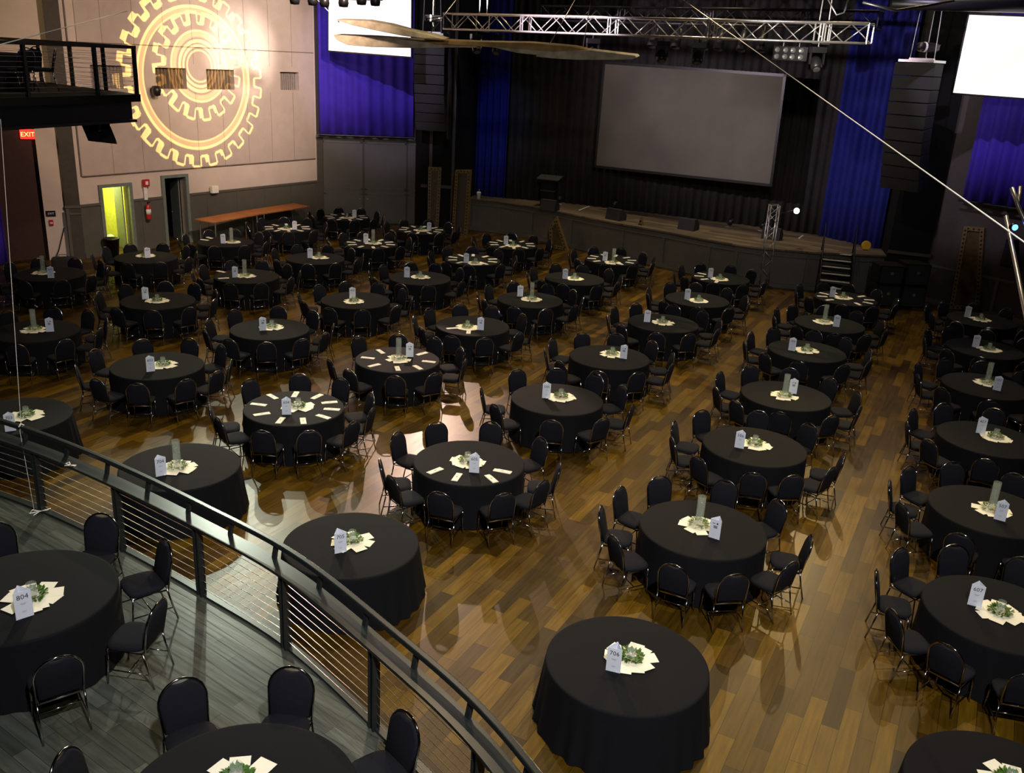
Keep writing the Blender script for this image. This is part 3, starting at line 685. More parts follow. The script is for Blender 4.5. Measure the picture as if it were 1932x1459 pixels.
# ------------------------------------------------------------------ raised deck and its railing
def catmull(P, n=10):
    out = []
    for i in range(1, len(P)-2):
        p0, p1, p2, p3 = P[i-1], P[i], P[i+1], P[i+2]
        for k in range(n):
            t = k/n; out.append(.5*((2*p1)+(p2-p0)*t+(2*p0-5*p1+4*p2-p3)*t*t+(3*p1-p0-3*p2+p3)*t**3))
    out.append(P[-2]); return out
fpost = back(902, 1428, DECK+.84)
RPST = [Vector(p).to_3d() for p in ((-12.9, 13.5), (-11.2, 13.05), (-9.55, 12.55), (-7.95, 11.97), (-6.39, 11.24), (-4.92, 10.36), (-3.58, 9.44), (-2.33, 8.50), (-1.17, 7.30))]+[Vector((fpost.x, fpost.y, 0)), Vector((.75, 4.55, 0)), Vector((1.4, 3.1, 0)), Vector((1.9, 1.6, 0))]
CUR = catmull(RPST, 10)
def outn(i):
    a, b = CUR[max(0, i-1)], CUR[min(len(CUR)-1, i+1)]; d = (b-a).normalized(); n = Vector((-d.y, d.x, 0)); return n if n.y > 0 else -n
edge = [p+outn(i)*.10 for i, p in enumerate(CUR)]
poly = edge+[Vector((2.2, -3, 0)), Vector((-16, -3, 0)), Vector((-16, 13.2, 0))]
bm = B(); prism(bm, [v+Vector((0,0,DECK-.05)) for v in poly], (0, 0, .05)); struct('floor_deck', bm, 'deck', 'grey green plank floor of the raised deck')
bm = B(); prism(bm, [Vector((v.x, v.y, 0)) for v in poly], (0, 0, DECK-.05)); struct('floor_deck_base', bm, 'black_wall')
bm = B()
def sweep(bm, pts, ns, w_, h, z, off=0):
    rr = []
    for p, n in zip(pts, ns):
        c = p+n*off; rr.append([bm.verts.new(c+n*a+Vector((0,0,z+b))) for a, b in ((-w_/2, 0), (w_/2, 0), (w_/2, h), (-w_/2, h))])
    for A, Bq in zip(rr, rr[1:]):
        for k in range(4): bm.faces.new((A[k], A[(k+1) % 4], Bq[(k+1) % 4], Bq[k]))
    bm.faces.new(rr[0][::-1]); bm.faces.new(rr[-1])
NS = [outn(i) for i in range(len(CUR))]
rl = root('cable_railing', (CUR[40].x, CUR[40].y, DECK), 0, 'curved dark green steel cable railing along the raised deck edge', 'railing')
RO = Vector(rl.location); L0 = [p-Vector((RO.x, RO.y, 0)) for p in CUR]
sweep(bm, L0, NS, .10, .035, 0.0, .03); obj('bottom_rail', bm, 'rail', rl)
bm = B(); sweep(bm, L0, NS, .20, .035, .915, .045); obj('cap_rail', bm, 'rail', rl)
bm = B(); sweep(bm, L0, NS, .065, .06, 1.09, .14); o = obj('handrail', bm, 'rail', rl)
md = o.modifiers.new('bev', 'BEVEL'); md.width = .01; md.segments = 2
for i in range(0, len(CUR), 10):
    p, n = L0[i], NS[i]; d = Vector((n.y, -n.x, 0)); bm = B()
    for s in (-1, 1):
        c = p+d*.034*s; prism(bm, [c-d*.012-n*.04, c+d*.012-n*.04, c+d*.012+n*.04, c-d*.012+n*.04], (0, 0, .915))
    prism(bm, [p-d*.03-n*.012, p+d*.03-n*.012, p+d*.03+n*.012, p-d*.03+n*.012], (0, 0, .915))
    obj('post', bm, 'rail', rl)
for i in range(3, len(CUR), 5):
    p, n = L0[i], NS[i]; d = Vector((n.y, -n.x, 0)); bm = B()
    a = p+n*.095+Vector((0,0,.945)); b = p+n*.125+Vector((0,0,1.095)); prism(bm, [a-d*.03, a+d*.03, b+d*.03, b-d*.03], n*.03)
    prism(bm, [a-d*.03-n*.02, a+d*.03-n*.02, a+d*.03+n*.02, a-d*.03+n*.02], (0, 0, .006)); obj('bracket', bm, 'rail', rl)
for j in range(8):
    z = .11+.104*j; bm = B(); tube(bm, [L0[i]+Vector((0,0,z)) for i in range(0, len(L0), 10)], .0035, 5); obj('cable', bm, 'cable', rl)
# cords and ribbons tied to it
def cord(name, pts, r, label, m='rope', cat='cord'):
    bm = B(); tube(bm, pts, r, 6); return tag(obj(name, bm, m, None, True), label, cat)
ia = 10*[k for k, v in enumerate(RPST[1:-1]) if abs(v.x+6.39) < .01][0]
pa = CUR[ia]
tie = onp(40, 803, (pa+NS[ia]*.135)[:2], math.degrees(math.atan2(-NS[ia].x, NS[ia].y)))
foot = Vector((pa.x-.02, pa.y, DECK+.03))
cord('cord', [dp(1, 225, 11.5), tie+Vector((0, 0, .03)), tie+Vector((0,-.05,-.06)), foot+Vector((-.05, -.08, .02))], .0032, 'thin white cord rising from the deck railing at the left edge')
def bow(name, c, label, s=.05, ang=0):
    bm = B()
    for k in (0, 1):
        a = ang+k*PI; pts = [c+Vector((0,0,.0)), c+Vector((math.cos(a)*s, math.sin(a)*s, .02)), c+Vector((math.cos(a+.6)*s*1.3, math.sin(a+.6)*s*1.3, .005)), c]
        tube(bm, pts, .008, 6)
        tube(bm, [c, c+Vector((math.cos(a+1.2)*s*1.2, math.sin(a+1.2)*s*1.2, -.004))], .007, 6)
    lathe(bm, [(0, -.012), (.014, 0), (0, .014)], 8, c); return tag(obj(name, bm, 'rope', None, True), label, 'ribbon')
bm = B(); q = tie+Vector((0,0,-.005)); n = NS[ia]
tube(bm, [q+n*.035, q+Vector((0,0,.03)), q-n*.035, q+Vector((0,0,-.035))], .012, 6, True); tag(obj('ribbon_knot', bm, 'rope', None, True), 'white ribbon knotted around the handrail at the left', 'ribbon')
bow('ribbon_bow', back(133, 878, DECK+.965), 'white ribbon bow lying on the flat cap rail', .06, 2.2)
bow('ribbon_tie', Vector((pa.x+.0, pa.y-.06, DECK+.05)), 'white ribbon tied round the foot of the leftmost railing post', .10, .1)

# ------------------------------------------------------------------ upper balcony at the top left
BZ = 5.87
cc = Vector((-8.91, 22.0, 0)); cf = Vector((-11.5, 14.0, 0)); cb = Vector((-16.4, 28.3, 0))
bpoly = [cc, cf, Vector((-20, 14, 0)), Vector((-19, 27, 0)), cb]
bm = B(); prism(bm, [v+Vector((0,0,BZ-.16)) for v in bpoly], (0, 0, .16)); struct('floor_balcony', bm, 'black_wall', 'black upper balcony slab at the top left')
cen = Vector((-15, 21, 0)); ins = [cen+(v-cen)*.965 for v in bpoly]
bm = B(); prism(bm, [v+Vector((0,0,BZ-.56)) for v in ins], (0, 0, .40)); i2 = [cen+(v-cen)*.98 for v in bpoly]; prism(bm, [v+Vector((0,0,BZ-.62)) for v in i2], (0, 0, .06)); struct('trim_12', bm, 'dark_metal', 'black steel beam under the balcony')
br = root('balcony_railing', (cc.x, cc.y, BZ), 0, 'black cable railing around the upper balcony at the top left', 'railing')
def ledge(a, b, posts):
    d = (b-a).normalized(); n = Vector((-d.y, d.x, 0)); a_ = a-cc; b_ = b-cc
    bm = B(); prism(bm, [a_-n*.05+Vector((0,0,.98)), b_-n*.05+Vector((0,0,.98)), b_+n*.05+Vector((0,0,.98)), a_+n*.05+Vector((0,0,.98))], (0,0,.07)); obj('top_rail', bm, 'dark_metal', br)
    L = (b-a).length
    for t in posts:
        p = a_+d*t; bm = B(); prism(bm, [p-d*.035-n*.035, p+d*.035-n*.035, p+d*.035+n*.035, p-d*.035+n*.035], (0,0,.98)); obj('post', bm, 'dark_metal', br)
    for j in range(9):
        z = .08+.098*j; bm = B(); tube(bm, [a_+Vector((0,0,z)), b_+Vector((0,0,z))], .0035, 5); obj('cable', bm, 'cable', br)
ins1 = (cen-cc).normalized()*.06
ledge(cc+ins1, cf+ins1*1.3, [.02, 1.25, 3.15, 5.0, 6.8]); ledge(cc+ins1, cb+ins1, [1.5, 3.2, 5.0])
bt = Vector((-11.9, 20.9, BZ))
t = root('round_table', bt, 0, 'round table under black cloth on the upper balcony', 'table', 'round banquet tables')
for k, nm in enumerate(('tabletop', 'leg', 'leg', 'leg', 'leg')): shared_obj(nm, 'tp%d' % k, None, None, t)
c = shared_obj('tablecloth', 'tight', None, None); c.location = bt; tag(c, 'black cloth over the table on the upper balcony', 'tablecloth', 'black round tablecloths')
f = root('paper_fan', bt+Vector((0, 0, .766)), 0, 'cream paper sheets on the upper balcony table', 'paper', 'cream paper fans under the vases')
for k in range(6):
    s = bpy.data.objects.new('sheet', sheet(.17, .25, 0)); COL.objects.link(s); s.parent = f; a = k*PI/3; s.location = (.13*math.cos(a), .13*math.sin(a), .0003+k*.0014); s.rotation_euler = (0, 0, a+PI/2+.2)
lf = shared_obj('greenery', 'leaf%d%d' % (False, 0), lambda: leaf_bm(3, False), 'leaf'); lf.location = bt+Vector((0, 0, .776)); tag(lf, 'green sprigs on the upper balcony table', 'greenery', 'green sprigs on the tables')
for k, (dx, dy) in enumerate(((-.12, .2), (.25, .1), (.1, -.3), (.42, -.12))):
    g = root('drinking_glass', bt+Vector((dx, dy, .767)), 0, 'small clear glass on the upper balcony table', 'glass', 'glasses on the upper balcony table')
    shared_obj('glass_bowl', 'tumbler', lambda: lathe(B(), [(0, 0), (.03, 0), (.036, .1), (.034, .1), (.028, .008), (0, .008)], 14), 'glass', g, True)
for a, nm in ((-75, 'near left'), (-25, 'near right'), (25, 'right'), (70, 'far right')):
    o = copy_tree(proto); o.location = bt+Vector((1.2*math.cos(R(a)), 1.2*math.sin(R(a)), 0)); o.rotation_euler = (0, 0, R(a)+PI/2)
    o['label'] = 'black banquet chair at the %s of the upper balcony table' % nm

# ------------------------------------------------------------------ projected gear light on the side wall
def gobo(loc, target, watts, half):
    o = lamp_spot('gear_projector', loc, target, watts, (1, .60, .17), half*2.3, .02, .004)
    l = o.data; l.use_nodes = True; nt = l.node_tree; N = nt.nodes; L = nt.links
    em = N['Emission']; tc = N.new('ShaderNodeTexCoord'); sp = N.new('ShaderNodeSeparateXYZ'); L.new(tc.outputs['Normal'], sp.inputs[0])
    def m(op, a, b=None, c=None):
        n = N.new('ShaderNodeMath'); n.operation = op
        for i, v in enumerate((a, b, c)):
            if v is None: continue
            if isinstance(v, (int, float)): n.inputs[i].default_value = v
            else: L.new(v, n.inputs[i])
        return n.outputs[0]
    zz = m('MULTIPLY', m('ABSOLUTE', sp.outputs['Z']), math.tan(R(half)))
    X = m('DIVIDE', sp.outputs['X'], zz); Y = m('DIVIDE', sp.outputs['Y'], zz)
    def band(d, w_): # 1 inside |d|<w_, soft edge
        return m('SMOOTH_MIN', 1, m('MAXIMUM', 0, m('MULTIPLY_ADD', m('ABSOLUTE', d), -1/w_*1.6, 1.9)), .1)
    def gear(cx, cy, r0, th, nT, w_, rings, side):
        x = m('SUBTRACT', X, cx); y = m('SUBTRACT', Y, cy)
        r = m('SQRT', m('ADD', m('MULTIPLY', x, x), m('MULTIPLY', y, y))); a = m('ARCTAN2', y, x)
        s = m('SINE', m('MULTIPLY', a, nT)); sq = m('MINIMUM', 1, m('MAXIMUM', -1, m('MULTIPLY', s, 5)))
        rad = m('MULTIPLY_ADD', sq, th/2, r0)
        out = band(m('SUBTRACT', r, rad), w_)
        # radial tooth flanks
        fl = m('MULTIPLY', m('LESS_THAN', m('ABSOLUTE', s), .26), m('MULTIPLY', m('LESS_THAN', r, r0+th/2), m('GREATER_THAN', r, r0-th/2))); out = m('MAXIMUM', out, fl)
        # drawn thickness of the teeth, offset towards one side
        x2 = m('SUBTRACT', x, side[0]); y2 = m('SUBTRACT', y, side[1]); r2 = m('SQRT', m('ADD', m('MULTIPLY', x2, x2), m('MULTIPLY', y2, y2))); a2 = m('ARCTAN2', y2, x2)
        s2 = m('SINE', m('MULTIPLY', a2, nT)); rad2 = m('MULTIPLY_ADD', m('MINIMUM', 1, m('MAXIMUM', -1, m('MULTIPLY', s2, 5))), th/2, r0)
        fill = m('MULTIPLY', m('LESS_THAN', r2, rad2), m('GREATER_THAN', r, rad)); out = m('MAXIMUM', out, m('MULTIPLY', fill, .85))
        for rr, ww, k in rings: out = m('MAXIMUM', out, m('MULTIPLY', band(m('SUBTRACT', r, rr), ww), k))
        return out, m('LESS_THAN', r, r0)
    g1, i1 = gear(0, 0, .90, .11, 26, .016, ((.76, .018, 1), (.69, .012, .8), (.72, .04, .35)), (-.055, .03))
    g2, i2 = gear(.06, .12, .52, .12, 16, .016, ((.38, .014, 1), (.34, .03, .45), (.27, .02, 1), (.22, .016, .9), (.17, .012, .7)), (-.05, .02))
    tot = m('MAXIMUM', g1, g2); tot = m('ADD', m('MULTIPLY', tot, 1.0), m('MULTIPLY', i1, .05))
    L.new(m('MULTIPLY', tot, 1.0), em.inputs['Strength']); em.inputs['Color'].default_value = (1, 1, 1, 1)
gc = onp(368, 146, C0, LA); gsrc = gc+LN*-15+Vector((0, 0, 2.4))
gobo(gsrc, gc, 30000, math.degrees(math.atan(3.15/15.2)))
lamp_spot('wall_spot', gc+LN*-13+LD*-3+Vector((0, 0, 3.5)), onp(455, 98, C0, LA), 15000, (1, .84, .72), 17, 1, .1)

# ------------------------------------------------------------------ trusses and rigging
def box_truss(name, a, b, s, label, seg=.5, r=.025, m='alu', plates=3.0, vertical=False):
    a = Vector(a); b = Vector(b); rt_ = root(name, a, 0, label, 'truss'); b = b-a; L = b.length; d = b.normalized()
    if abs(d.z) > .9: e1 = Vector((1, 0, 0)); e2 = Vector((0, 1, 0))
    else: e1 = Vector((-d.y, d.x, 0)).normalized(); e2 = d.cross(e1); e2 = e2 if e2.z > 0 else -e2
    cor = [(e1*x+e2*y)*s/2 for x, y in ((-1,-1),(1,-1),(1,1),(-1,1))]
    for c in cor: bm = B(); tube(bm, [c, c+b], r, 8); obj('chord', bm, m, rt_, True)
    n = max(2, int(round(L/seg)))
    for i in range(4):
        p, q = cor[i], cor[(i+1) % 4]; bm = B()
        for k in range(n):
            u, v = (p, q) if k % 2 == 0 else (q, p); tube(bm, [u+b*(k/n), v+b*((k+1)/n)], r*.5, 6)
        obj('lacing', bm, m, rt_, True)
    k = 0; pl = [0, L]; x = plates
    while x < L-.5: pl += [x-.04, x+.04]; x += plates
    for x in pl:
        bm = B(); pts = [c+d*x for c in cor]; tube(bm, pts, r*.8, 6, True); obj('end_frame', bm, m, rt_)
    return rt_
TA = onp(845, 34, (0, 30), -34); TB = onp(1640, 76, (0, 30), -34)
TA.z = TB.z = (TA.z+TB.z)/2+.02
box_truss('lighting_truss', TA, TB, .46, 'long silver lighting truss hanging in front of the stage', seg=.55, r=.03, plates=3.05)
TA2 = onp(1028, 22, (0, 34), -34); TB2 = onp(1660, 42, (0, 34), -34); z2 = (TA2.z+TB2.z)/2; TA2.z = TB2.z = z2
box_truss('lighting_truss', TA2, TB2, .46, 'unlit dark truss hanging behind the long silver truss', seg=.6, m='dark_metal')
def truss_at(px): p = onp(px, 60, (0, 30), -34); t = (p-TA).dot(TB-TA)/(TB-TA).length_squared; q = TA.lerp(TB, t); return q
def moving_head(p, label, m_lens='dim_lens', sc=1):
    r0 = root('moving_head_lamp', p, random.uniform(-.5, .5), label, 'stage light', 'moving head lamps under the silver truss'); r0.scale = (sc,)*3
    def mk1(): bm = B(); box(bm, -.16, .16, -.12, .12, -.12, 0); tube(bm, [(0, 0, 0), (0, 0, .08)], .02, 8); return bm
    def mk2():
        bm = B()
        box(bm, -.165, .165, -.04, .04, -.125, -.1)
        for s in (-1, 1): box(bm, s*.15-.015, s*.15+.015, -.04, .04, -.36, -.11)
        bmesh.ops.remove_doubles(bm, verts=bm.verts, dist=.001); return bm
    def mk3(): bm = B(); lathe(bm, [(0, .13), (.09, .12), (.12, .04), (.12, -.13), (.09, -.17), (0, -.17)], 16, mtx=Matrix.Translation((0, 0, -.33)) @ Matrix.Rotation(R(-38), 4, 'X')); return bm
    def mk4(): bm = B(); lathe(bm, [(0, -.171), (.075, -.173), (.075, -.185), (0, -.19)], 16, mtx=Matrix.Translation((0, 0, -.33)) @ Matrix.Rotation(R(-38), 4, 'X')); return bm
    shared_obj('base', 'mh1', mk1, 'dark_metal', r0); shared_obj('yoke', 'mh2', mk2, 'dark_metal', r0); shared_obj('head', 'mh3', mk3, 'dark_metal', r0, True); shared_obj('lens', 'mh4'+m_lens, mk4, m_lens, r0)
for px, lab in ((908, 'leftmost moving head lamp under the silver truss'), (948, 'second moving head lamp from the left under the silver truss'), (1128, 'moving head lamp above the pale wing tip'), (1259, 'moving head lamp above the left part of the stage screen'),
                (1328, 'moving head lamp above the right part of the stage screen'), (1554, 'moving head lamp with pale lens near the right truss end')):
    p = truss_at(px); moving_head(p-Vector((0, 0, .352))-nrm(-34)*.23, lab, sc=1.15)
for k, px in enumerate((1482, 1512)):
    p = truss_at(px)-Vector((0, 0, .28)); r0 = root('blinder_lamp', p, R(-34), ('left' if k == 0 else 'right')+' of two four-lens lamp clusters under the right truss part', 'stage light', 'lamp clusters under the truss')
    bm = B(); box(bm, -.22, .22, -.08, .06, -.42, -.08); tube(bm, [(0, 0, -.08), (0, 0, .06)], .02, 8); obj('housing', bm, 'dark_metal', r0)
    for x in (-.11, .11):
        for z in (-.33, -.17): bm = B(); lathe(bm, [(0, 0), (.06, 0), (.065, .03), (0, .012)], 14, mtx=Matrix.Translation((x, -.08, z)) @ Matrix.Rotation(PI/2, 4, 'X')); obj('lens', bm, 'dim_lens', r0)
for k, px in enumerate((1245, 1290, 1345, 1372, 1415, 1452)):
    p = onp(px, 30, (0, 34), -34); p.z = z2-.255; p = p-nrm(-34)*.23; r0 = root('unlit_stage_lamp', p, R(-34), 'dark unlit stage lamp above the silver truss, number %s from the left' % ORD[(k+1) % 12], 'stage light', 'dark lamps on the rear truss')
    shared_obj('lamp_body', 'par', lambda: lathe(B(), [(0, .28), (.10, .26), (.13, -.05), (.15, -.32), (.14, -.32), (.1, -.06), (0, -.05)], 14, mtx=Matrix.Translation((0, -.05, -.38)) @ Matrix.Rotation(R(-20), 4, 'X')), 'dark_metal', r0, True)
    shared_obj('clamp', 'clamp', lambda: tube(B(), [(0, 0, 0), (0, 0, -.2)], .02, 8), 'dark_metal', r0)
def hoist(p, top, label, sc=1):
    r0 = root('chain_hoist', p, .2, label, 'hoist'); r0.scale = (sc,)*3
    bm = B(); lathe(bm, [(0, -.33), (.11, -.32), (.13, -.2), (.13, .2), (.11, .32), (0, .33)], 18, mtx=Matrix.Rotation(PI/2, 4, 'Y')); obj('motor', bm, 'dark_metal', r0, True)
    bm = B(); lathe(bm, [(.134, -.03), (.138, -.03), (.138, .03), (.134, .03)], 18, mtx=Matrix.Translation((-.1, 0, 0)) @ Matrix.Rotation(PI/2, 4, 'Y')); obj('band', bm, 'white', r0)
    bm = B(); box(bm, .28, .34, -.07, .07, -.06, .08); obj('end_plate', bm, 'white', r0)
    bm = B(); tube(bm, [(0, 0, .1), (0, 0, (top-p.z)/sc)], .012, 6); obj('chain', bm, 'alu', r0)
    bm = B(); tube(bm, [(0, 0, -.1), (0, 0, -.25), (.03, 0, -.3)], .012, 6); obj('hook', bm, 'alu', r0)
hoist(truss_at(822)+Vector((-.1, 0, .08)), 14.4, 'black chain hoist at the left end of the silver truss', .8)
for px, lab in ((910, 'steel hanging cables over the left part of the silver truss'), (1552, 'steel hanging cables over the right part of the silver truss')):
    p = truss_at(px); bm = B()
    for dx in (-.12, .12): tube(bm, [p+Vector((dx, 0, .2)), p+Vector((dx*.3, 0, 6.3))], .018, 6)
    tube(bm, [p+Vector((-.2, 0, .24)), p+Vector((.2, 0, .24)), p+Vector((.2, 0, -.26)), p+Vector((-.2, 0, -.26))], .03, 6, True); tag(obj('hanging_cable', bm, 'alu'), lab, 'cable')

def line_array(px, top_y, depth, n, ang, label, w_=1.25, h=.36, tilt0=0):
    tp = dp(px, top_y, depth); r0 = root('line_array_speaker', tp, R(ang), label, 'speaker', 'hanging line array speakers')
    bm = B(); box(bm, -w_*.44, w_*.44, -.3, .35, .0, .07); box(bm, -w_*.3, w_*.3, -.05, .05, .07, .12); obj('fly_frame', bm, 'alu', r0)
    y = 0; z = -.02; t = tilt0
    for k in range(n):
        Mx = Matrix.Translation((0, y, z)) @ Matrix.Rotation(R(t), 4, 'X'); bm = B()
        fr = [(-w_/2, -.32), (w_/2, -.32), (w_/2*.86, .3), (-w_/2*.86, .3)]
        lo = [bm.verts.new(Mx @ Vector((x, yy, -h+.012))) for x, yy in fr]; hi = [bm.verts.new(Mx @ Vector((x, yy, -.006))) for x, yy in fr]
        bm.faces.new(lo[::-1]); bm.faces.new(hi)
        for i in range(4): bm.faces.new((lo[i], lo[(i+1) % 4], hi[(i+1) % 4], hi[i]))
        o = obj('speaker_box', bm, 'array', r0); md = o.modifiers.new('b', 'BEVEL'); md.width = .012; md.segments = 2
        q = Mx @ Vector((0, 0, -h)); y, z = q.y, q.z; t += .6+.35*k
        t = min(t, 14)
    for s in (-1, 1):
        bm = B(); tube(bm, [(s*w_*.3, 0, .1), (s*w_*.1, 0, 14.3-tp.z)], .012, 6); obj('suspension_cable', bm, 'alu', r0)
    return tp
tpR = line_array(1738, 118, 26.5, 10, -52, 'tall grey hanging speaker column right of the stage')
hoist(tpR+Vector((.1, 0, .42)), 14.4, 'black chain hoist above the right speaker column', 1.0)
line_array(815, 66, 36.0, 10, -12, 'tall black hanging speaker column left of the stage')
cord('speaker_cable', [dp(847, 60, 36.4), dp(849, 140, 36.4), dp(846, 262, 36.4)], .09, 'black cable bundle hanging beside the left speaker column', 'black_drape', 'cable')

# hanging aged wings
def wing(name, P, d, parts, label):
    r0 = root(name, dp(P[0], P[1], d), 0, label, 'hanging prop')
    for nm, m, pts, dd, th in parts:
        bm = B(); o = Vector(r0.location); q = [dp(x, y, d+dd)-o for x, y in pts]; prism(bm, q, Vector((.12, th, .05)))
        ob = obj(nm, bm, m, r0); md = ob.modifiers.new('b', 'BEVEL'); md.width = .02; md.segments = 2
    return r0
wing('hanging_wing', (628, 68), 24, [
    ('canvas_blade', 'canvas', [(628, 66), (700, 69), (800, 76), (900, 80), (900, 90), (845, 90), (780, 91), (700, 89), (655, 85), (635, 76)], 0, .5),
    ('ochre_panel', 'canvas_gold', [(798, 74), (900, 79), (1000, 81), (1080, 88), (1120, 97), (1040, 99), (960, 92), (880, 86), (820, 84)], -.04, .4),
    ('ragged_fringe', 'canvas', [(920, 87), (960, 91), (1040, 97), (1115, 95), (1198, 105), (1201, 109), (1192, 112), (1150, 113), (1090, 113), (1050, 111), (1010, 107), (1013, 104), (975, 100), (945, 93)], -.08, .3)], 'long aged canvas wing with a ragged pale tip hanging under the truss')
wing('hanging_wing', (632, 37), 23.6, [('canvas_blade', 'canvas', [(632, 37), (690, 39), (730, 46), (770, 57), (812, 66), (838, 74), (800, 73), (760, 68), (710, 58), (665, 48)], 0, .4)], 'short upper canvas wing hanging across the left white screen')
for a, b, lab in (((860, 0), (805, 72), 'left'), ((1085, 0), (1033, 90), 'middle'), ((1115, 0), (1100, 88), 'right')):
    cord('wing_cord', [dp(*a, 25), dp(*b, 24)], .012, '%s thin grey cord holding up the long canvas wing' % lab, 'alu')
cord('cord', [dp(640, 42, 23.8), dp(570, -30, 24.5)], .012, 'thin cord holding the tip of the short upper wing')
# long stretched cables across the room
_a, _b = dp(1270, -14, 23), dp(1945, 466, 8.2)
cord('stretched_cable', [_a+(_a-_b)*.12, _b+(_b-_a)*.35], .0075, 'bright white cable stretched diagonally across the upper right')
cord('stretched_cable', [dp(-30, 92, 10.5), dp(240, 21, 20)], .006, 'thin pale cord slanting over the upper balcony')
bm = B(); tube(bm, [dp(1628, 4, 22), dp(1690, 20, 22), dp(1740, 12, 22), dp(1800, 2, 22)], .035, 6); tube(bm, [dp(1562, -2, 22), dp(1578, 28, 22), dp(1592, 24, 22), dp(1600, 0, 22)], .02, 6); tag(obj('drooping_cables', bm, 'alu', None, True), 'drooping grey cables at the top right of the truss', 'cable')
bm = B(); tube(bm, [dp(1680, 6, 24), dp(1990, 14, 24)], .16, 12); tag(obj('ceiling_duct', bm, 'dark_metal', None, True), 'dark round pipe running along the top right ceiling', 'pipe')
r0 = root('lighting_bar', dp(630, -4, 21), 0, 'black lamp bar with ragged dark lamps at the top edge above the left screen', 'stage light')
o_ = Vector(r0.location); bm = B(); tube(bm, [dp(535, -6, 21)-o_, dp(722, -3, 21)-o_], .05, 8); obj('bar', bm, 'dark_metal', r0)
for k, (px, py) in enumerate(((556, 1), (590, 3), (612, 6), (648, 6), (682, 2), (708, 4))):
    bm = B(); q = dp(px, py, 21)-o_; lathe(bm, [(0, -.09), (.10, -.08), (.12, 0), (.10, .12), (0, .14)], 12, q, None); obj('lamp_body', bm, 'dark_metal', r0, True)

# ------------------------------------------------------------------ side wall fittings
def on_lw(px, py, off=.1): return onp(px, py, C0-LN*off, LA)
RLW = math.atan2(LD.y, LD.x)+PI    # local x runs along the wall, local -y faces the hall
def wroot(name, px, py, label, cat, off=.1): return root(name, on_lw(px, py, off), math.atan2(-LD.y, -LD.x), label, cat)
e = wroot('fire_extinguisher', 281, 414, 'red fire extinguisher on the wainscot between the two doorways', 'fire extinguisher', .2)
bm = B(); lathe(bm, [(0, 0), (.085, 0), (.09, .02), (.09, .42), (.06, .5), (.03, .53), (0, .53)], 18); obj('cylinder', bm, 'red', e, True)
bm = B(); lathe(bm, [(.091, .18), (.093, .18), (.093, .36), (.091, .36)], 18); obj('paper_label', bm, 'white', e, True)
bm = B(); lathe(bm, [(0, .53), (.03, .53), (.03, .58), (0, .58)], 10); box(bm, -.015, .12, -.012, .012, .58, .61); tube(bm, [(-.02, 0, .56), (-.1, 0, .5), (-.1, 0, .2)], .012, 6); obj('valve_and_hose', bm, 'dark_metal', e)
e = wroot('alarm_box', 274, 345, 'small red alarm box high between the two doorways', 'fire alarm', .1); bm = B(); box(bm, -.12, .12, -.08, .0, -.12, .12); obj('housing', bm, 'red', e); bm = B(); box(bm, -.05, .05, -.1, -.08, -.06, .06); obj('lens', bm, 'white', e)
e = wroot('wall_conduit', 275, 377, 'white vertical strip on the wall below the red alarm box', 'conduit', .08); bm = B(); box(bm, -.06, .06, -.04, 0, 0, .62); obj('cover', bm, 'white', e)
e = wroot('wall_speaker', 402, 357, 'small cream speaker box on the wall above the long wooden tables', 'speaker', .12); bm = B(); box(bm, -.14, .14, -.14, 0, -.13, .13); obj('housing', bm, 'paper', e); bm = B(); box(bm, -.11, .11, -.15, -.14, -.1, .1); obj('grille', bm, 'napkin', e)
e = wroot('wall_camera', 288, 170, 'small black camera on the side wall beside the balcony corner', 'camera', .12); bm = B(); lathe(bm, [(0, -.2), (.13, -.16), (.16, 0), (.13, .14), (0, .16)], 14, (0, -.2, 0)); obj('housing', bm, 'dark_metal', e, True); bm = B(); tube(bm, [(0, .1, 0), (0, -.1, 0)], .05, 8); obj('mount', bm, 'dark_metal', e)
# flat monitor hung under the balcony
q = [dp(150, 227, 21), dp(204.4, 232, 21), dp(220.7, 272, 20.5), dp(166.6, 266, 20.5)]; c = sum(q, Vector())/4
e = root('hanging_monitor', c, 0, 'black flat monitor hanging tilted under the upper balcony', 'monitor'); bm = B(); prism(bm, [v-c for v in q], (-.03, .08, .03)); obj('screen_panel', bm, 'dark_metal', e)
bm = B(); tube(bm, [Vector((0, .06, 5.25-c.z)), Vector((0, .06, 0))], .04, 8); obj('mount', bm, 'dark_metal', e)
# exit sign and fittings on the pier
def eroot(name, px, py, off, label, cat): return root(name, onp(px, py, E0+EN*off, EA), R(EA-180), label, cat)
e = eroot('exit_sign', 52, 253, .22, 'glowing red EXIT sign on the dark wall under the balcony', 'exit sign'); bm = B(); box(bm, -.22, .22, -.05, 0, -.15, .15); obj('housing', bm, 'exit', e); text_obj('letters', 'EXIT', .2, 'exit_txt', (0, -.055, -.07), (PI/2, 0, 0), e)
e = eroot('wall_plate', 96, 403, -.02, 'small black plate with white letters on the beige pier', 'sign'); bm = B(); box(bm, -.14, .14, -.02, 0, -.09, .09); obj('plate', bm, 'dark_metal', e); text_obj('letters', 'EXIT', .09, 'white', (0, -.024, -.03), (PI/2, 0, 0), e)
e = eroot('pull_station', 97, 420, -.02, 'small red fire alarm pull station under the black plate', 'fire alarm'); bm = B(); box(bm, -.06, .06, -.05, 0, -.09, .09); obj('housing', bm, 'red', e); bm = B(); box(bm, -.04, .04, -.07, -.05, -.02, .01); obj('handle', bm, 'white', e)
bm = B(); tube(bm, [onp(121, 430, E0-EN*.05, EA), onp(112, 470, E0-EN*.1, EA), onp(104, 492, E0-EN*.3, EA)], .015, 6); tag(obj('wall_cable', bm, 'dark_metal', None, True), 'dark cable running down the beige pier to the floor', 'cable')
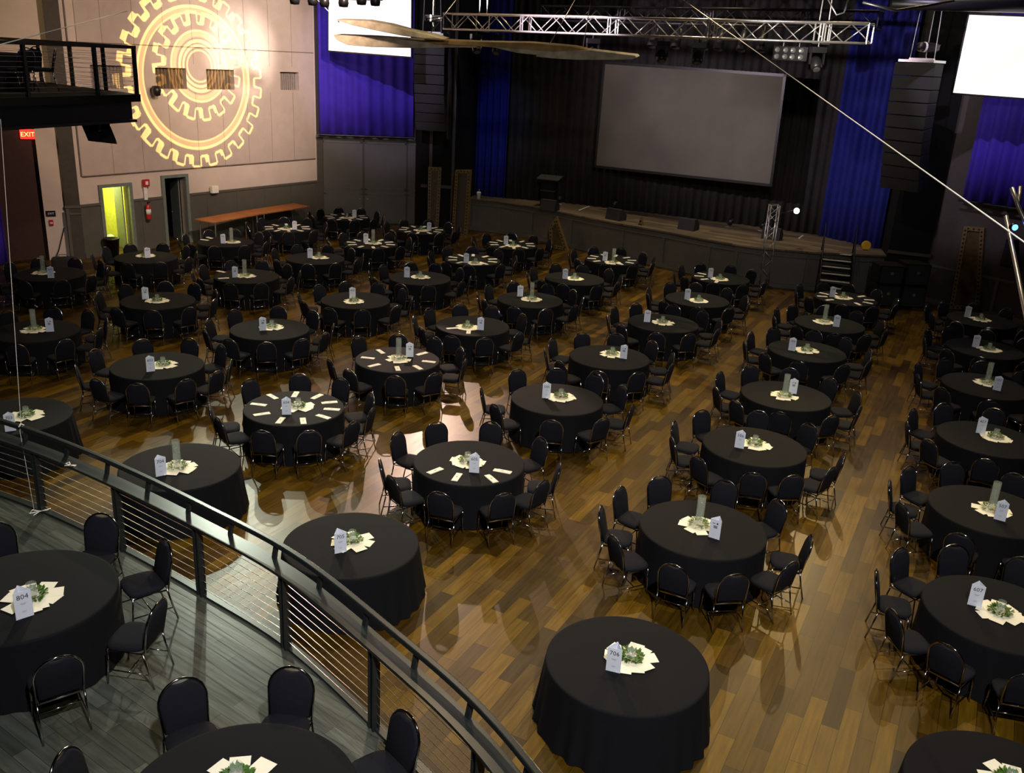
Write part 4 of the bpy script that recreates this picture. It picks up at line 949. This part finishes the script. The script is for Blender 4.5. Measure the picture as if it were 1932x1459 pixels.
curtain('side_curtain', [tuple(onp(-30, 460, E0-EN*.4, EA).to_2d().to_3d()), tuple(onp(11, 460, E0-EN*.4, EA).to_2d().to_3d())], .02, 5.2, 'blue_drape', .06, .3, 'blue curtain hanging under the balcony at the left edge', seed=9)
# waste bin and chair in the lit doorway
p = on_lw(211, 463, .35); e = root('waste_bin', (p.x, p.y, 0), 0, 'black waste bin standing in the yellow lit doorway', 'bin'); bm = B(); lathe(bm, [(0, 0), (.2, 0), (.25, .6), (.27, .6), (.27, .64), (.24, .64), (.19, .03), (0, .03)], 20); obj('bin_body', bm, 'dark_metal', e, True)
p = on_lw(203, 455, -.9); e = root('folding_chair', (p.x, p.y, 0), 2.2, 'white folding chair inside the yellow lit room', 'chair')
bm = B(); box(bm, -.2, .2, -.2, .2, .43, .46); obj('seat', bm, 'white', e); bm = B(); box(bm, -.2, .2, .2, .22, .65, .86); obj('backrest', bm, 'white', e)
for s in (-1, 1):
    bm = B(); tube(bm, [(s*.2, -.25, 0), (s*.2, .21, .87)], .012, 6); obj('leg', bm, 'white', e); bm = B(); tube(bm, [(s*.18, .25, 0), (s*.18, -.18, .45)], .012, 6); obj('leg', bm, 'white', e)
p = back(124, 506, 0); e = root('equipment_bag', (p.x, p.y-.1, 0), .4, 'dark low bag on the floor at the foot of the beige pier', 'bag'); bm = B(); box(bm, -.35, .35, -.2, .2, 0, .38); o = obj('bag_body', bm, 'black_drape', e); md = o.modifiers.new('b', 'BEVEL'); md.width = .09; md.segments = 3
bm = B(); tube(bm, [(-.15, 0, .37), (-.1, 0, .46), (.1, 0, .46), (.15, 0, .37)], .012, 6); obj('bag_handle', bm, 'dark_metal', e)
# long wooden folding tables by the wall
TZ = max(lw(366.5, 413.4)[1], lw(555, 383.3)[1])+.10
print('table z', TZ)
K = [back(401, 420, TZ), back(366.5, 413.4, TZ), back(467, 396.3, TZ), back(493, 403.4, TZ), back(555, 383.3, TZ), back(585, 389.5, TZ)]
for quad, lab in (((K[0], K[1], K[2], K[3]), 'left of the two long brown folding tables against the side wall'), ((K[3], K[2], K[4], K[5]), 'right of the two long brown folding tables against the side wall')):
    c = sum(quad, Vector())/4; e = root('folding_table', (c.x, c.y, 0), 0, lab, 'table', 'long wooden tables by the wall'); o_ = Vector((c.x, c.y, 0))
    q = [v-o_+(o_+Vector((0,0,TZ))-v).normalized()*.01 for v in quad]; bm = B(); prism(bm, q, (0, 0, -.035)); obj('tabletop', bm, 'table_wood', e)
    for v in q:
        w_ = v*.86; bm = B(); tube(bm, [(w_.x, w_.y, TZ-.03), (w_.x, w_.y, 0)], .018, 6); obj('leg', bm, 'alu', e)

# ------------------------------------------------------------------ decorated props near the stage
def deco(name, pts, P, ang, label, th=.14, m2='gold_dark', cat='stage prop', lean=0):
    q = pq(pts, P, ang); zmin = min(v.z for v in q); q = [v-Vector((0, 0, zmin)) for v in q]
    c = sum(q, Vector())/len(q); base = Vector((c.x, c.y, 0)); r0 = root(name, base, 0, label, cat)
    q = [v-base for v in q]; d = nrm(ang); cc_ = sum(q, Vector())/len(q); n = len(q)
    per = [(q[i]-q[(i+1) % n]).length for i in range(n)]; w_ = .13 if n == 4 else .13
    # inner outline by moving edges inwards
    ex = dir2(ang); Q2 = [(v.dot(ex), v.z) for v in q]; area = sum(Q2[i][0]*Q2[(i+1) % n][1]-Q2[(i+1) % n][0]*Q2[i][1] for i in range(n)); sg = 1 if area > 0 else -1
    inn = []
    for i in range(n):
        p0, p1, p2 = [Vector(Q2[(i+k) % n]) for k in (-1, 0, 1)]
        d1 = (p1-p0).normalized(); d2 = (p2-p1).normalized(); n1 = Vector((-d1.y, d1.x))*sg; n2 = Vector((-d2.y, d2.x))*sg
        b = (n1+n2); b = b/max(.35, b.length_squared/2)*1.0; inn.append(p1+b*w_)
    off0 = cc_-ex*cc_.dot(ex); off0.z = 0
    I3 = [off0+ex*v.x+Vector((0, 0, v.y)) for v in inn]
    bm = B(); fr = [bm.verts.new(v) for v in q]; fi = [bm.verts.new(v) for v in I3]; br_ = [bm.verts.new(v+d*th) for v in q]; bi = [bm.verts.new(v+d*th) for v in I3]
    for i in range(n):
        j = (i+1) % n
        bm.faces.new((fr[i], fr[j], fi[j], fi[i])); bm.faces.new((br_[j], br_[i], bi[i], bi[j])); bm.faces.new((fr[j], fr[i], br_[i], br_[j])); bm.faces.new((fi[i], fi[j], bi[j], bi[i]))
    obj('frame', bm, 'gold', r0)
    bm = B(); prism(bm, [v+d*.05 for v in I3], d*.03); obj('inset_panel', bm, m2, r0)
    bm = B(); mid = [(a+b)/2 for a, b in zip(q, I3)]
    for i in range(n):
        a, b = mid[i], mid[(i+1) % n]; L = (b-a).length; kN = max(2, int(L/.13))
        for k in range(kN):
            p = a.lerp(b, (k+.5)/kN)-d*.004; s = .026; ux = (b-a).normalized()*s; uy = d.cross(ux.normalized())*s; prism(bm, [p-ux-uy, p+ux-uy, p+ux+uy, p-ux+uy], -d*.01)
    obj('cutouts', bm, 'dark_metal', r0); return r0
deco('standing_prop', [(808, 315), (833, 316), (827, 437), (806, 436)], back(815, 437, 0)[:2], 5, 'left gilded tall panel prop standing before the dark pier')
deco('standing_prop', [(859, 321), (888, 321), (880, 449), (852, 445)], back(866, 447, 0)[:2], -20, 'right gilded tall panel prop standing at the left stage corner', m2='olive_wall')
deco('pyramid_prop', [(1049.5, 408), (1071, 473), (1037, 466), (1036, 427)], back(1054, 471, 0)[:2], -30, 'leftmost gilded triangular prop leaning near the stage front')
deco('pyramid_prop', [(1209.5, 409), (1218, 493), (1181, 487)], back(1200, 491, 0)[:2], -35, 'middle and tallest gilded triangular prop near the stage front')
deco('pyramid_prop', [(1359.5, 452), (1364, 519), (1318, 508)], back(1342, 514, 0)[:2], -35, 'rightmost gilded triangular prop near the stage front')
deco('standing_prop', [(1818, 430), (1856, 434), (1846, 590), (1790, 586)], back(1815, 588, 0)[:2], -45, 'tall brown carved wooden panel prop at the right wall')
# tower of truss with a lamp
p0 = back(1439, 541, 0); hz = 8
lo, hi = 0, 10
for _ in range(40):
    md_ = (lo+hi)/2
    if proj((p0.x, p0.y, md_))[1] > 387: lo = md_
    else: hi = md_
TH = (lo+hi)/2
box_truss('tower_truss', (p0.x, p0.y, .055), (p0.x, p0.y, TH), .30, 'upright silver truss tower standing before the stage', seg=.3, r=.02, plates=9)
bm = B(); box(bm, -.3, .3, -.3, .3, 0, .03, Matrix.Translation((p0.x, p0.y, 0))); tag(obj('base_plate', bm, 'dark_metal'), 'flat steel plate under the truss tower', 'base plate')
LP = dp(1503, 398, (Vector((p0.x, p0.y, TH))-Vector((0,0,CH))).dot(fw)+.4)
e = root('tower_lamp', LP, 0, 'small glowing white lamp beside the truss tower top', 'stage light')
bm = B(); lathe(bm, [(0, .25), (.08, .24), (.12, 0), (.10, 0), (.06, .2), (0, .2)], 14, mtx=Matrix.Rotation(R(-100), 4, 'X')); obj('housing', bm, 'dark_metal', e, True)
bm = B(); lathe(bm, [(0, -.04), (.07, -.03), (.10, 0), (0, .01)], 14, mtx=Matrix.Rotation(R(-100), 4, 'X')); obj('lens', bm, 'bulb', e)
bm = B(); tube(bm, [(0, .12, .02), Vector((p0.x+.15, p0.y, TH-.3))-LP], .02, 6); obj('bracket', bm, 'dark_metal', e)
# stairs
sa = back(1551, 472, SH); sb = back(1607, 477.5, SH); sd = (sb-sa); sw = sd.length; sd.normalize(); sn = Vector((sd.y, -sd.x, 0))
e = root('stage_stairs', (sa.x, sa.y, 0), math.atan2(sd.y, sd.x), 'black stage stairs with pale nosings and black handrails', 'stairs')
for k in range(7):
    z = SH-.02-k*(SH-.02)/7; y = -.24*k; bm = B(); box(bm, 0, sw, y-.26, y, z-.05, z); s = obj('tread', bm, 'black_wall', e); bm = B(); box(bm, .02, sw-.02, y-.275, y-.235, z-.03, z+.004); obj('nosing', bm, 'tread', s)
for x in (-.04, sw):
    bm = B(); prism(bm, [(x, .0, SH-.02), (x, -1.75, .0), (x, -1.5, 0), (x, 0, SH-.3)], (.04, 0, 0)); obj('stringer', bm, 'black_wall', e)
    bm = B(); tube(bm, [(x+.02, -1.6, 0), (x+.02, -1.6, .95), (x+.02, 0, SH+.95), (x+.02, 0, SH)], .022, 8); tube(bm, [(x+.02, -.8, .7), (x+.02, -.8, 1.62)], .018, 8); tube(bm, [(x+.02, -1.6, .5), (x+.02, 0, SH+.5)], .014, 6); obj('handrail', bm, 'dark_metal', e, True)
# subwoofer stack
a = back(1648, 577, 0); b = back(1742, 582, 0); sd = (b-a).normalized(); L = (b-a).length
for k, (f0, f1, z0, z1, lab) in enumerate(((0, .49, 0, .72, 'lower left black speaker cabinet of the stack right of the stairs'), (.51, 1, 0, .72, 'lower right black speaker cabinet of the stack right of the stairs'), (.0, .49, .73, 1.35, 'upper left black speaker cabinet of the stack right of the stairs'), (.51, 1, .73, 1.45, 'upper right black speaker cabinet of the stack right of the stairs'))):
    e = root('speaker_cabinet', (a.x+sd.x*L*f0, a.y+sd.y*L*f0, z0), math.atan2(sd.y, sd.x), lab, 'speaker', 'stacked speaker cabinets'); w_ = L*(f1-f0)
    bm = B(); box(bm, 0, w_, 0, .8, 0, z1-z0); o = obj('cabinet', bm, 'black_wall', e); md = o.modifiers.new('b', 'BEVEL'); md.width = .02
    bm = B(); box(bm, .05, w_-.05, -.02, 0, .05, z1-z0-.05); obj('grille', bm, 'array', e)
    bm = B(); lathe(bm, [(0, 0), (.05, 0), (.05, .012), (0, .015)], 12, mtx=Matrix.Translation((w_/2, -.021, (z1-z0)*.6)) @ Matrix.Rotation(PI/2, 4, 'X')); obj('badge', bm, 'alu', e)
# things on the stage
for k, (px, py) in enumerate(((1037, 397), (1162, 415), (1299, 434), (1457, 452))):
    p = back(px, py, SH); e = root('floor_monitor', (p.x, p.y+.1, SH), R((-25, -42, -35, -30)[k]), 'black wedge monitor speaker at the stage edge, %s from the left' % (('first', 'second', 'third', 'fourth')[k]), 'speaker', 'wedge monitors on the stage')
    shared_obj('cabinet', 'wedge', lambda: prism(B(), [(-.33, -.25, 0), (-.33, .25, 0), (-.33, .25, .2), (-.33, 0, .42), (-.33, -.18, .42)], (.66, 0, 0)), 'array', e)
    shared_obj('grille', 'wedgeg', lambda: prism(B(), [(-.29, -.02, .415), (-.29, .235, .205), (.29, .235, .205), (.29, -.02, .415)], (0, .01, .012)), 'dark_metal', e)
p = back(1034, 389, SH); e = root('lectern', (p.x, p.y, SH), R(-20), 'dark lectern with a tilted top at the left of the stage', 'lectern')
bm = B(); box(bm, -.3, .3, -.2, .2, 0, 1.05); obj('column', bm, 'black_wall', e); bm = B(); prism(bm, [(-.48, -.3, 1.08), (.48, -.3, 1.08), (.48, .3, 1.2), (-.48, .3, 1.2)], (0, 0, .04)); obj('reading_top', bm, 'array', e)
bm = B(); box(bm, -.32, .32, -.23, -.2, .62, .68); obj('front_rail', bm, 'array', e)
for s in (-.25, .25): bm = B(); tube(bm, [(s, .1, 1.2), (s, -.05, 1.42)], .008, 6); lathe(bm, [(0, -.02), (.02, 0), (0, .03)], 8, (s, -.05, 1.43)); obj('microphone', bm, 'dark_metal', e)
p = back(903, 375, SH); e = root('paper_cup', (p.x, p.y, SH), 0, 'white tall cup with straw standing at the left end of the stage', 'cup'); bm = B(); lathe(bm, [(0, 0), (.07, 0), (.10, .25), (.105, .26), (.08, .29), (0, .3)], 16); obj('cup_body', bm, 'white', e, True); bm = B(); tube(bm, [(0, 0, .29), (.02, 0, .4)], .008, 6); obj('straw', bm, 'white', e)
for k, (px, py, lab) in enumerate(((1055, 381, 'right of the lectern'), (1157, 391, 'at the foot of the backdrop curtain'), (1374, 424, 'below the right part of the stage screen'), (1434, 431, 'just left of the truss tower'))):
    p = back(px, py+3, SH); e = root('stage_uplight', (p.x, p.y-.15, SH), .3*k, 'small dark uplight on the stage '+lab, 'stage light', 'small uplights at the back of the stage')
    shared_obj('lamp_can', 'upl', lambda: lathe(B(), [(0, 0), (.09, 0), (.1, .22), (.085, .22), (.07, .1), (0, .09)], 14, mtx=Matrix.Translation((0, 0, .1)) @ Matrix.Rotation(R(25), 4, 'X')), 'dark_metal', e, True)
    shared_obj('foot', 'uplf', lambda: box(B(), -.1, .1, -.08, .08, 0, .03), 'alu', e)
for a_, b_, lab in (((1092, 397), (1112, 389), 'left'), ((1507, 450), (1515, 444), 'right')):
    a, b = back(*a_, SH+.002), back(*b_, SH+.002); d = (b-a).normalized(); n = Vector((-d.y, d.x, 0))*.03; bm = B(); prism(bm, [a-n, b-n, b+n, a+n], (0, 0, .004)); tag(obj('tape_mark', bm, 'white'), '%s of two pale tape marks on the stage boards' % lab, 'tape')
p = back(1627, 469, SH); e = root('yellow_disc', (p.x, p.y-.3, SH), 0, 'small yellow round marker at the stage edge beside the stairs', 'marker'); bm = B(); lathe(bm, [(0, -.03), (.16, -.03), (.16, .03), (0, .03)], 20, mtx=Matrix.Translation((0, 0, .17)) @ Matrix.Rotation(PI/2, 4, 'X')); obj('disc', bm, 'yellow', e)
bm = B(); box(bm, -.06, .06, -.05, .05, 0, .03); obj('foot', bm, 'dark_metal', e)
# right wall fittings
q = pq([(1899, 452), (1915, 454), (1916, 506), (1886, 502)], RP-RN*.3, RA); c = sum(q, Vector())/4; e = root('wall_speaker', c, 0, 'dark speaker cabinet on the right wall beside the leaning pole', 'speaker'); bm = B(); prism(bm, [v-c for v in q], RN*.28); obj('cabinet', bm, 'black_wall', e); bm = B(); prism(bm, [(v-c)*.85-RN*.0 for v in q], -RN*.015); obj('grille', bm, 'array', e)
_a, _b = dp(1898, 408, 21), dp(1936, 600, 20.2); _f = _a+(_b-_a)*((_a.z-.0)/(_a.z-_b.z))
cord('leaning_pole', [_a, _f], .055, 'pale aluminium pole leaning at the right edge', 'alu', 'pole')
cord('leaning_pole', [dp(1909, 354, 20.5), dp(1922, 392, 20.5), dp(1940, 430, 20.5), _a.lerp(_f, .55)], .05, 'short pale strut above the blue light at the right edge', 'alu', 'pole')
cord('leaning_pole', [dp(1925, 352, 20.6), dp(1921, 390, 20.5)], .04, 'small pale brace joining the strut at the right edge', 'alu', 'pole')
e = root('led_lamp', dp(1911, 428, 20.8), 0, 'small glowing blue lamp on the leaning pole', 'stage light'); bm = B(); lathe(bm, [(0, -.05), (.08, -.04), (.09, .05), (0, .08)], 14, mtx=Matrix.Rotation(R(80), 4, 'X')); obj('housing', bm, 'dark_metal', e, True); bm = B(); lathe(bm, [(0, -.06), (.06, -.055), (0, -.07)], 14, mtx=Matrix.Rotation(R(-80), 4, 'X')); obj('lens', bm, 'blue_led', e)
bm = B(); lathe(bm, [(0, 0), (.07, 0), (.05, .03), (0, .04)], 14, mtx=Matrix.Translation((0, -.1, 0)) @ Matrix.Rotation(R(90), 4, 'X')); obj('diode', bm, 'blue_led', e)
